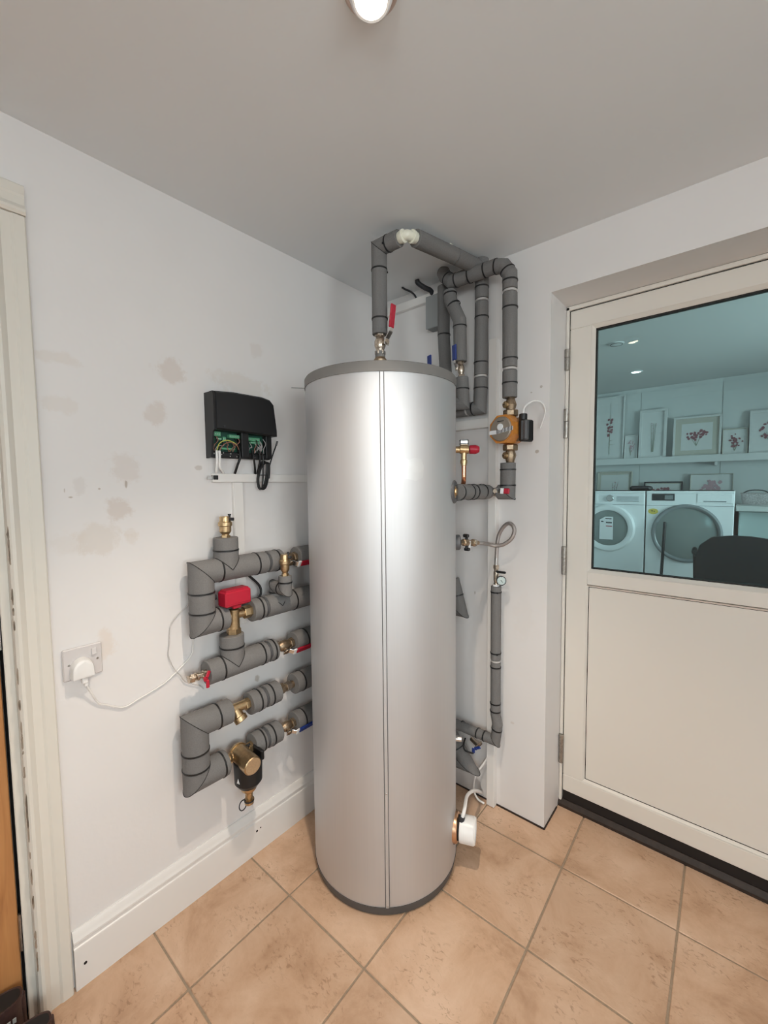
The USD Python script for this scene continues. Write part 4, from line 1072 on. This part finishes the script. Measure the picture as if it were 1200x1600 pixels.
jb.part('lid', bb(.287, .353, -.056, -.0505, 2.087, 2.227, .002), 'box_grey')
for z in (2.12, 2.145, 2.17, 2.195):
    jb.part('lid_screw', cyl((.3525, -.048, z), (.356, -.048, z), .005, 10), 'dark_grey')
solo('ceiling_cable', cable([(.262, -.085, 2.299), (.266, -.080, 2.285), (.285, -.055, 2.268), (.297, -.032, 2.262), (.300, -.012, 2.245)], .0105, 12), 'ink', 'thick black cable entering the ceiling above the junction box', 'cable')
solo('ceiling_cable', cable([(.170, -.075, 2.299), (.182, -.065, 2.290), (.198, -.042, 2.281), (.207, -.026, 2.268), (.208, -.012, 2.252)], .0042, 10), 'ink', 'thin black cable entering the ceiling left of the thick black cable', 'cable')

# ------------------------------------------------------------------ ceiling spotlight
ls = Thing('ceiling_spotlight', 'glowing round spotlight in a metal ring on the ceiling', 'spotlight')
lc = A(.835, -1.018, H)
ld = unit(A(.10, -.12, -1))
ls.part('rim', lathe(lc, (0, 0, -1), [(.0002, .030), (.0002, .052), (.004, .051), (.010, .046), (.012, .040)], 48), 'lamp_ring')
ls.part('eyeball', lathe(lc + A(0, 0, .004), ld, [(0, .040), (.016, .041), (.026, .038), (.030, .034), (.030, .030), (.026, .0285)], 48), 'appliance_white')
ls.part('bulb', lathe(lc + A(0, 0, .004), ld, [(.020, .0285), (.028, .0280), (.032, .022), (.034, .012), (.0345, 0)], 40), 'bulb')

sp = UsdLux.SphereLight.Define(stage, '/World/spotlight_beam')
sp.CreateRadiusAttr(.024); sp.CreateIntensityAttr(5200.0); sp.CreateColorAttr(Gf.Vec3f(1.0, .86, .71))
sh_api = UsdLux.ShapingAPI.Apply(sp.GetPrim())
sh_api.CreateShapingConeAngleAttr(47.0); sh_api.CreateShapingConeSoftnessAttr(.75)
sp.AddTranslateOp().Set(Gf.Vec3d(*(lc + ld * .068)))

# ------------------------------------------------------------------ shoes in the doorway, lower left corner


def outline(L0, L1, w, n=44, skew=0.0):
    """shoe plan contour: heel at L0, toe at L1 along local -y"""
    t = np.linspace(0, 2 * np.pi, n, endpoint=False)
    s = .5 - .5 * np.cos(t)                                   # 0 heel .. 1 toe
    half = w * np.sign(np.sin(t)) * np.abs(np.sin(t)) ** .62 * (.86 + .22 * s - .10 * np.sin(np.pi * s) ** 2)
    return np.stack([half + skew * s, -(L0 + (L1 - L0) * s)], 1)


def shoe(label, pos, ang, hgt, tilt=0., text=False):
    t = Thing('shoe', label, 'shoe', None)
    Rz = rotz(math.radians(ang)); c, s = math.cos(tilt), math.sin(tilt)
    Rt = np.array([[1, 0, 0], [0, c, -s], [0, s, c]])

    def W(o, z):
        return (np.c_[o, np.full(len(o), z)] @ Rt.T) @ Rz.T + A(pos)
    k = hgt / .11
    t.part('sole', rings([W(outline(.004, .282, .043), 0), W(outline(0, .288, .046), .006), W(outline(0, .288, .046), .022), W(outline(.003, .284, .043), .025)]), 'shoe_sole', smooth=40)
    up = [W(outline(.004, .283, .042), .024), W(outline(.002, .281, .043), .040), W(outline(.003, .262, .041), .058 * (.6 + .4 * k)), W(outline(.005, .215, .038), .078 * k), W(outline(.004, .165, .035), .095 * k), W(outline(.002, .135, .035), .110 * k)]
    lip = [W(outline(.003, .133, .033), .114 * k), W(outline(.007, .128, .029), .113 * k)]
    t.part('upper', rings(up + lip, cap=False), 'shoe_leather', smooth=60)
    t.part('lining', rings([lip[1], W(outline(.010, .13, .029), .085 * k), W(outline(.010, .20, .033), .05), W(outline(.012, .22, .03), .030)][::-1]), 'shoe_lining', smooth=60)
    t.part('heel_tab', [rings([W(o, z) for o, z in ((outline(-.002, .02, .012, 20), .030), (outline(-.003, .014, .011, 20), .075 * k), (outline(-.002, .010, .009, 20), .105 * k))])], 'shoe_leather', smooth=50)
    if text:
        # worn size label on the inside of the collar: rows of small illegible strokes
        base = A(.0392, -.075, .062)
        lb = []
        for r in range(1):
            for i in range(6):
                x = A(.0395 + .0003 * i, -.022 - .0105 * i, .101 - .0006 * i)
                p = (x @ Rt.T) @ Rz.T + A(pos)
                lb.append(bx(p, (.0030, .0070, .012), .0005, Rz))
        t.part('label_print', lb, 'label_grey', smooth=False)
    return t
shoe('brown leather shoe nearest the wooden door, grey print on its side', (.032, -1.487, .0012), -4, .125, text=True)
shoe('brown leather shoe on the tiles, only its heel showing at the picture edge', (.126, -1.448, .0012), -3, .100)

# ------------------------------------------------------------------ the room beyond the glazed door
BX0, BX1, BY0, BY1 = -.70, 3.28, WT, 3.10
solo('floor', bb(BX0, BX1, BY0 - .07, BY1, -.06, 0), 'floor_beyond', kind='structure')
solo('ceiling', bb(BX0 - .12, BX1 + .12, BY0 + .0005, BY1 + .12, H, H + .1), 'ceiling_beyond', kind='structure')
solo('wall_back', bb(BX0 - .12, BX1 + .12, BY1, BY1 + .12, 0, H), 'wall_beyond', kind='structure')
solo('wall_left', bb(BX0 - .12, BX0, BY0 + .0005, BY1, 0, H), 'wall_beyond', kind='structure')
wb = sbox(BY0 + .0005, 0, BY1, H).difference(sbox(.45, .9, 2.05, 2.1))
solo('wall_side', extr(wb, FYZ, (BX1, 0, 0), .12), 'wall_beyond', kind='structure')
window('window_3', False, .45, 2.05, .9, 2.1, BX1 + .05)
for x0, x1 in ((.625, 1.234), (1.238, 1.90), (1.904, 2.60), (-.10, .621)):
    p = solo('wall_panel', bb(x0, x1, BY1 - .008, BY1, 1.20, 2.262, .001), 'wall_beyond', kind='structure')
sh_ = Thing('picture_shelf', 'long white picture shelf on the far wall beyond the glass', 'shelf')
sh_.part('board', bb(-.10, 2.6, 2.985, BY1 - .008, 1.592, 1.620, .002), 'frame_white')
sh_.part('front_lip', bb(-.10, 2.6, 2.972, 2.985, 1.572, 1.632, .002), 'frame_white')
for x in (.1, 1.2, 2.3):
    sh_.part('bracket', bb(x, x + .02, 2.995, BY1 - .008, 1.54, 1.592, .002), 'frame_white')
le = Thing('wall_ledge', 'narrow pale ledge behind the washing machines', 'shelf')
le.part('board', bb(-.10, 1.36, 3.00, BY1 - .008, 1.165, 1.190, .002), 'worktop')
for x in (.1, .9):
    le.part('bracket', bb(x, x + .02, 3.01, BY1 - .008, 1.11, 1.165, .002), 'worktop')


def sprig(kind, w, h, rng):
    """flower drawing as (petals, stems): flat shapes in picture coordinates"""
    pet, st = [], []
    def disc(x, z, r):
        return Polygon([(x + math.cos(a) * r * rng.uniform(.7, 1.15), z + math.sin(a) * r * rng.uniform(.7, 1.15)) for a in np.linspace(0, 2 * np.pi, 9)[:-1]]).buffer(0)
    def line(x0, z0, x1, z1, t):
        d = unit(A(x1 - x0, z1 - z0)); n = A(-d[1], d[0]) * t
        return Polygon([(x0 + n[0], z0 + n[1]), (x1 + n[0] * .4, z1 + n[1] * .4), (x1 - n[0] * .4, z1 - n[1] * .4), (x0 - n[0], z0 - n[1])])
    if kind == 'spike':
        st.append(line(0, -.42 * h, .02 * w, .42 * h, .006 * w + .001))
        for i in range(16):
            z = rng.uniform(-.12, .16) * h; pet.append(disc(rng.uniform(-.10, .10) * w, z, .05 * w))
        for i in range(4):
            st.append(line(0, rng.uniform(-.35, -.2) * h, rng.uniform(-.25, .25) * w, rng.uniform(-.3, -.1) * h, .004 * w + .001))
    elif kind == 'stalks':
        for k in (-.05, .02, .08):
            st.append(line(k * w * .5, -.40 * h, k * w * 1.6, rng.uniform(.05, .30) * h, .008 * w + .001))
        for i in range(6):
            pet.append(disc(rng.uniform(-.08, .16) * w, rng.uniform(0, .25) * h, .022 * w))
    else:
        for i in range(5):
            st.append(line(0, -.35 * h, rng.uniform(-.2, .2) * w, 0, .006 * w + .001))
        for i in range(30):
            a, r = rng.uniform(0, 2 * np.pi), rng.uniform(0, .30) ** .9
            pet.append(disc(math.cos(a) * r * w, .05 * h + math.sin(a) * r * h * .75, rng.uniform(.035, .065) * w))
    return pet, st


def picture(label, x0, x1, z0, z1, frame_m, fw, mount, kind, group=None, lean=.045, yb=3.085, seed=1, petal='petal'):
    t = Thing('framed_picture', label, 'picture', group)
    w, h = x1 - x0, z1 - z0; rng = random.Random(seed)
    a = math.asin(min(.5, lean / h)); ca, sa = math.cos(a), math.sin(a)
    o = A((x0 + x1) / 2, yb - lean - .012, z0 + .0004)
    M = np.array([[1, 0, 0], [0, sa, -ca], [0, ca, sa]]).T      # local (x, up, toward viewer) -> world
    R = np.stack([A(1, 0, 0), A(0, sa, ca), A(0, -ca, sa)], 1)

    def pb(xa, xb, ua, ub, d0, d1, bev=0.):
        m = bx(((xa + xb) / 2, (ua + ub) / 2, (d0 + d1) / 2), (xb - xa, ub - ua, d1 - d0), bev)
        return trimesh.Trimesh(m.vertices @ R.T + o, m.faces, process=False)
    W = w / 2
    for (xa, xb, ua, ub) in ((-W, W, 0, fw), (-W, W, h - fw, h), (-W, -W + fw, fw, h - fw), (W - fw, W, fw, h - fw)):
        t.part('frame', pb(xa, xb, ua, ub, 0, .018, .001), frame_m)
    t.part('backing', pb(-W + fw * .5, W - fw * .5, fw * .5, h - fw * .5, .001, .004), 'picture_paper')
    if mount:
        t.part('mount', pb(-W + fw, W - fw, fw, h - fw, .004, .0055), 'picture_mount')
        t.part('print', pb(-W + fw + mount, W - fw - mount, fw + mount, h - fw - mount, .0055, .0062), 'picture_paper')
    pet, st = sprig(kind, w - 2 * (fw + mount), h - 2 * (fw + mount), rng)
    for nm, ps, mt, d in (('flower_petals', pet, petal, .0074), ('flower_stems', st, 'stem', .0068)):
        from shapely import union_all
        m = extr(union_all(ps), FXY, (0, h / 2, d), .0006)
        V = m.vertices.copy()
        t.part(nm, trimesh.Trimesh(V @ R.T + o, m.faces, process=False), mt, smooth=False)
    return t
ZS = 1.6205
picture('tall white canvas with a pink flower spike, leftmost on the shelf', .235, .492, ZS, 2.255, 'frame_white', .012, 0, 'spike', seed=2, lean=.03)
picture('small unframed sketch of pale flowers between the two tall pictures', .500, .612, ZS, 1.86, 'frame_white', .006, 0, 'bunch', seed=4, petal='petal_pale')
picture('white framed picture of slender green stalks', .622, .842, ZS, 2.085, 'frame_white', .022, 0, 'stalks', seed=5, petal='petal_pale')
picture('square picture of a red flower bunch in a wide grey mount', .892, 1.238, ZS, 1.985, 'frame_white', .016, .045, 'bunch', seed=6)
picture('small thin framed picture of dark flowers right of the square one', 1.246, 1.412, ZS, 1.852, 'picture_mount', .006, 0, 'bunch', seed=8)
picture('white framed picture of red flowers cut by the picture edge', 1.420, 1.70, ZS, 1.985, 'frame_white', .02, 0, 'bunch', seed=9)
picture('grey framed picture on the ledge behind the left machine', .262, .572, 1.1905, 1.512, 'picture_mount', .012, .02, 'stalks', seed=12, petal='petal_pale')
picture('black framed picture on the ledge between the two machines', .672, .975, 1.1905, 1.405, 'frame_dark', .010, .01, 'bunch', seed=13)
picture('pale framed picture on the ledge behind the right machine', 1.03, 1.33, 1.1905, 1.47, 'picture_mount', .005, 0, 'bunch', seed=14, petal='petal_pale')

pl = Thing('machine_plinth', 'white cabinet plinth raising the two laundry machines', 'cabinet')
pl.part('carcass', bb(.18, 1.352, 2.52, 2.97, .001, .474, .003), 'appliance_white')
for x0, x1 in ((.185, .764), (.768, 1.347)):
    pl.part('door', bb(x0, x1, 2.503, 2.519, .06, .470, .003), 'appliance_white')


def machine(label, name, cat, x0, x1, cx, cz, R, Ri, ring):
    t = Thing(name, label, cat)
    yf, z0, z1 = 2.50, .4745, 1.326
    t.part('body', bb(x0, x1, yf, 2.965, z0, z1, .006), 'appliance_white')
    t.part('top_panel', bb(x0 + .001, x1 - .001, yf - .004, 2.966, z1 - .022, z1, .004), 'appliance_white')
    t.part('panel_seam', bb(x0 + .003, x1 - .003, yf - .0012, yf + .002, z1 - .121, z1 - .118), 'appliance_grey')
    d = t.part('door', lathe((cx, yf + .002, cz), (0, -1, 0), [(0, R), (.018, R), (.030, R - .012), (.030, Ri + .012), (.020, Ri), (.010, Ri)], 56), ring, smooth=40)
    t.part('door_glass', lathe((cx, yf - .004, cz), (0, -1, 0), [(0, Ri + .003), (.006, Ri + .002), (.014, Ri * .75), (.018, Ri * .35), (.019, 0)], 48), 'appliance_glass', parent=d)
    return t, d
wm, wd = machine('white washing machine with an energy label on its round door', 'washing_machine', 'washing machine', .195, .765, .487, .997, .212, .158, 'appliance_white')
lb = wm.part('energy_label', extr(Polygon([(.424, .895), (.532, .895), (.532, 1.098), (.468, 1.098), (.424, 1.070)]), FXZ, (0, 2.4745, 0), .0008), 'label_white', smooth=False, parent=wd)
wm.part('label_print', [bb(.470, .520, 2.4738, 2.4744, 1.076, 1.084), bb(.435, .455, 2.4738, 2.4744, 1.05, 1.058), bb(.475, .522, 2.4738, 2.4744, 1.04, 1.052)], 'ink', smooth=False, parent=wd)
wm.part('label_stripe', bb(.475, .525, 2.4738, 2.4744, 1.010, 1.018), 'red', smooth=False, parent=wd)
wm.part('dial', lathe((.50, 2.497, 1.262), (0, -1, 0), [(0, .030), (.016, .028), (.018, .025), (.018, 0)], 28), 'chrome')
wm.part('drawer', bb(.215, .40, 2.4965, 2.502, 1.228, 1.300, .002), 'appliance_white')
wm.part('programme_print', [bb(.55, .72, 2.4965, 2.4998, 1.235 + .012 * i, 1.239 + .012 * i) for i in range(4)], 'appliance_grey', smooth=False)
wm.part('filter_flap', lathe((.285, 2.501, .62), (0, -1, 0), [(0, .05), (.004, .048), (.004, 0)], 28), 'appliance_white')
td, dd = machine('white tumble dryer with a large dark porthole and yellow sticker', 'tumble_dryer', 'tumble dryer', .775, 1.348, 1.053, .983, .236, .205, 'appliance_grey')
td.part('display', bb(.815, .972, 2.4955, 2.502, 1.246, 1.303, .002), 'ink')
td.part('display_window', bb(.905, .962, 2.4945, 2.4958, 1.256, 1.292, .0005), 'appliance_grey')
td.part('water_drawer', bb(1.12, 1.335, 2.4955, 2.502, 1.232, 1.302, .002), 'appliance_white')
td.part('drawer_grip', bb(1.16, 1.30, 2.4935, 2.4958, 1.240, 1.248, .001), 'appliance_grey')
st_ = td.part('sticker', extr(Polygon([(math.cos(a) * .036, math.sin(a) * .024) for a in np.linspace(0, 2 * np.pi, 24)[:-1]]), FXZ, (.826, 2.4985, 1.155), .001), 'sticker_yellow', smooth=False)
td.part('sticker_print', [bb(.812, .816, 2.4978, 2.4984, 1.152, 1.166), bb(.820, .824, 2.4978, 2.4984, 1.152, 1.166), bb(.830, .838, 2.4978, 2.4984, 1.152, 1.160)], 'ink', smooth=False)
bk = Thing('black_bar', 'short black bar leaning against the tumble dryer door', 'bar')
bk.part('rod', cable([(.905, 2.38, .48), (.915, 2.42, .90), (.918, 2.44, 1.075)], .011, 12), 'black')
bk.part('foot', cyl((.905, 2.38, .002), (.905, 2.38, .485), .008, 12), 'steel')
bg = Thing('black_pouch', 'flat black pouch lying on the washing machine top', 'pouch')
bg.part('pouch_body', bx((.715, 2.62, 1.347), (.165, .10, .042), .014), 'black')
bg.part('flap', bx((.715, 2.585, 1.352), (.150, .04, .036), .012), 'ink')
wt_ = Thing('side_cabinet', 'pale teal cabinet with worktop right of the dryer', 'cabinet')
wt_.part('carcass', bb(1.375, 3.20, 2.60, 3.08, .002, 1.172, .003), 'cabinet_teal')
wt_.part('worktop', bb(1.356, 3.22, 2.50, 3.085, 1.172, 1.212, .004), 'worktop')
for x0 in (1.38, 1.99, 2.60):
    dd_ = wt_.part('door', bb(x0, x0 + .595, 2.582, 2.5995, .08, 1.165, .003), 'cabinet_teal')
    wt_.part('knob', lathe((x0 + .55, 2.582, .9), (0, -1, 0), [(0, .008), (.012, .008), (.016, .014), (.024, .012), (.026, 0)], 16), 'steel', parent=dd_)
bs_ = Thing('wicker_basket', 'grey wicker basket on the worktop beyond the glass', 'basket')
bc = A(1.475, 2.86, 1.2125)
ringo = lambda s, z: np.stack([bc[0] + s * .088 * np.sign(np.cos(q_)) * np.abs(np.cos(q_)) ** .5, bc[1] + s * .07 * np.sign(np.sin(q_)) * np.abs(np.sin(q_)) ** .5, np.full(len(q_), z)], 1)
q_ = np.linspace(0, 2 * np.pi, 40, endpoint=False)
bs_.part('basket_body', rings([ringo(.9, bc[2]), ringo(1.02, bc[2] + .045), ringo(1.06, bc[2] + .085), ringo(.98, bc[2] + .085), ringo(.92, bc[2] + .012)]), 'basket', smooth=50)
bs_.part('rim', cable([tuple(p) for p in ringo(1.04, bc[2] + .086)[list(range(40)) + [0]]], .006, 8, smooth=False), 'basket')
rr_ = random.Random(21)
bs_.part('handle', cable([bc + A(-.088, 0, .08), bc + A(-.05, 0, .108), bc + A(0, 0, .115), bc + A(.05, 0, .108), bc + A(.088, 0, .08)], .005, 8), 'dark_grey')

oc_ = Thing('office_chair', 'black office chair with rounded backrest in front of the dryer', 'chair')
cx, cyy = 1.40, 2.02
bp = Polygon([(-.235, .50), (.235, .50), (.245, .86), (.23, .95), (.16, 1.015), (.05, 1.03), (-.05, 1.03), (-.16, 1.015), (-.23, .95), (-.245, .86)]).buffer(-.03).buffer(.03)
oc_.part('backrest', extr(bp, FXZ, (cx, cyy, 0), .05), 'chair_black', smooth=25)
oc_.part('seat', bx((cx, cyy + .22, .46), (.49, .36, .075), .03), 'chair_black')
for s_ in (-1, 1):
    oc_.part('armrest', cable([(cx + s_ * .25, cyy + .08, .875), (cx + s_ * .27, cyy + .20, .875), (cx + s_ * .27, cyy + .32, .865), (cx + s_ * .26, cyy + .33, .60), (cx + s_ * .24, cyy + .29, .46)], .016, 12), 'chair_black')
    oc_.part('armrest', cable([(cx + s_ * .25, cyy + .08, .875), (cx + s_ * .235, cyy + .03, .875)], .016, 12, smooth=False), 'chair_black')
oc_.part('back_bracket', bx((cx, cyy + .06, .47), (.08, .12, .02), .004), 'chair_black')
oc_.part('gas_column', cyl((cx, cyy + .20, .10), (cx, cyy + .20, .43), .025, 18), 'black')
for k in range(5):
    a = 2 * np.pi * k / 5 + .3; e = A(cx + .20 * math.cos(a), cyy + .20 + .20 * math.sin(a), .07)
    lg = oc_.part('base_arm', cable([(cx, cyy + .20, .11), tuple((A(cx, cyy + .20, .10) + e) / 2), tuple(e)], .017, 10), 'black')
    oc_.part('castor', [cyl(e + A(-.012, 0, -.04), e + A(.012, 0, -.04), .028, 16), cyl(e, e + A(0, 0, -.03), .008, 10)], 'black', parent=lg)
rt_ = Thing('round_table', 'small dark round table with a bright rim beyond the glass', 'table')
tc = A(1.57, 1.62, 0)
rt_.part('table_top', lathe(tc + A(0, 0, .735), (0, 0, 1), [(0, .27), (.004, .275), (.016, .275), (.018, .272), (.018, 0)], 56), 'chair_black')
rt_.part('rim', torus(tc + A(0, 0, .748), (0, 0, 1), .277, .006, 64, 8), 'chrome')
rt_.part('pedestal', cyl(tc + A(0, 0, .02), tc + A(0, 0, .735), .03, 20), 'chrome')
rt_.part('base', lathe(tc + A(0, 0, .001), (0, 0, 1), [(0, .20), (.010, .20), (.022, .05), (.03, .032)], 40), 'chrome')
for (x, y, lab) in ((.70, 2.35, 'small lit downlight in the ceiling beyond the door glass'),):
    dl = Thing('downlight', lab, 'downlight')
    dl.part('bezel', lathe((x, y, H), (0, 0, -1), [(.0002, .030), (.0002, .048), (.004, .046), (.005, .036), (.002, .032)], 36), 'appliance_white')
    dl.part('lens', lathe((x, y, H), (0, 0, -1), [(.0005, .0345), (.003, .0345), (.004, .02), (.0045, 0)], 32), 'bulb_beyond')
vn = Thing('ceiling_vent', 'faint round ceiling vent beyond the door glass', 'vent')
vn.part('disc', lathe((.735, 1.46, H), (0, 0, -1), [(.0002, .045), (.006, .042), (.010, .03), (.010, 0)], 32), 'wall_beyond')
vn.part('slot', torus((.735, 1.46, H - .0085), (0, 0, 1), .035, .002, 32, 6), 'dark_grey')
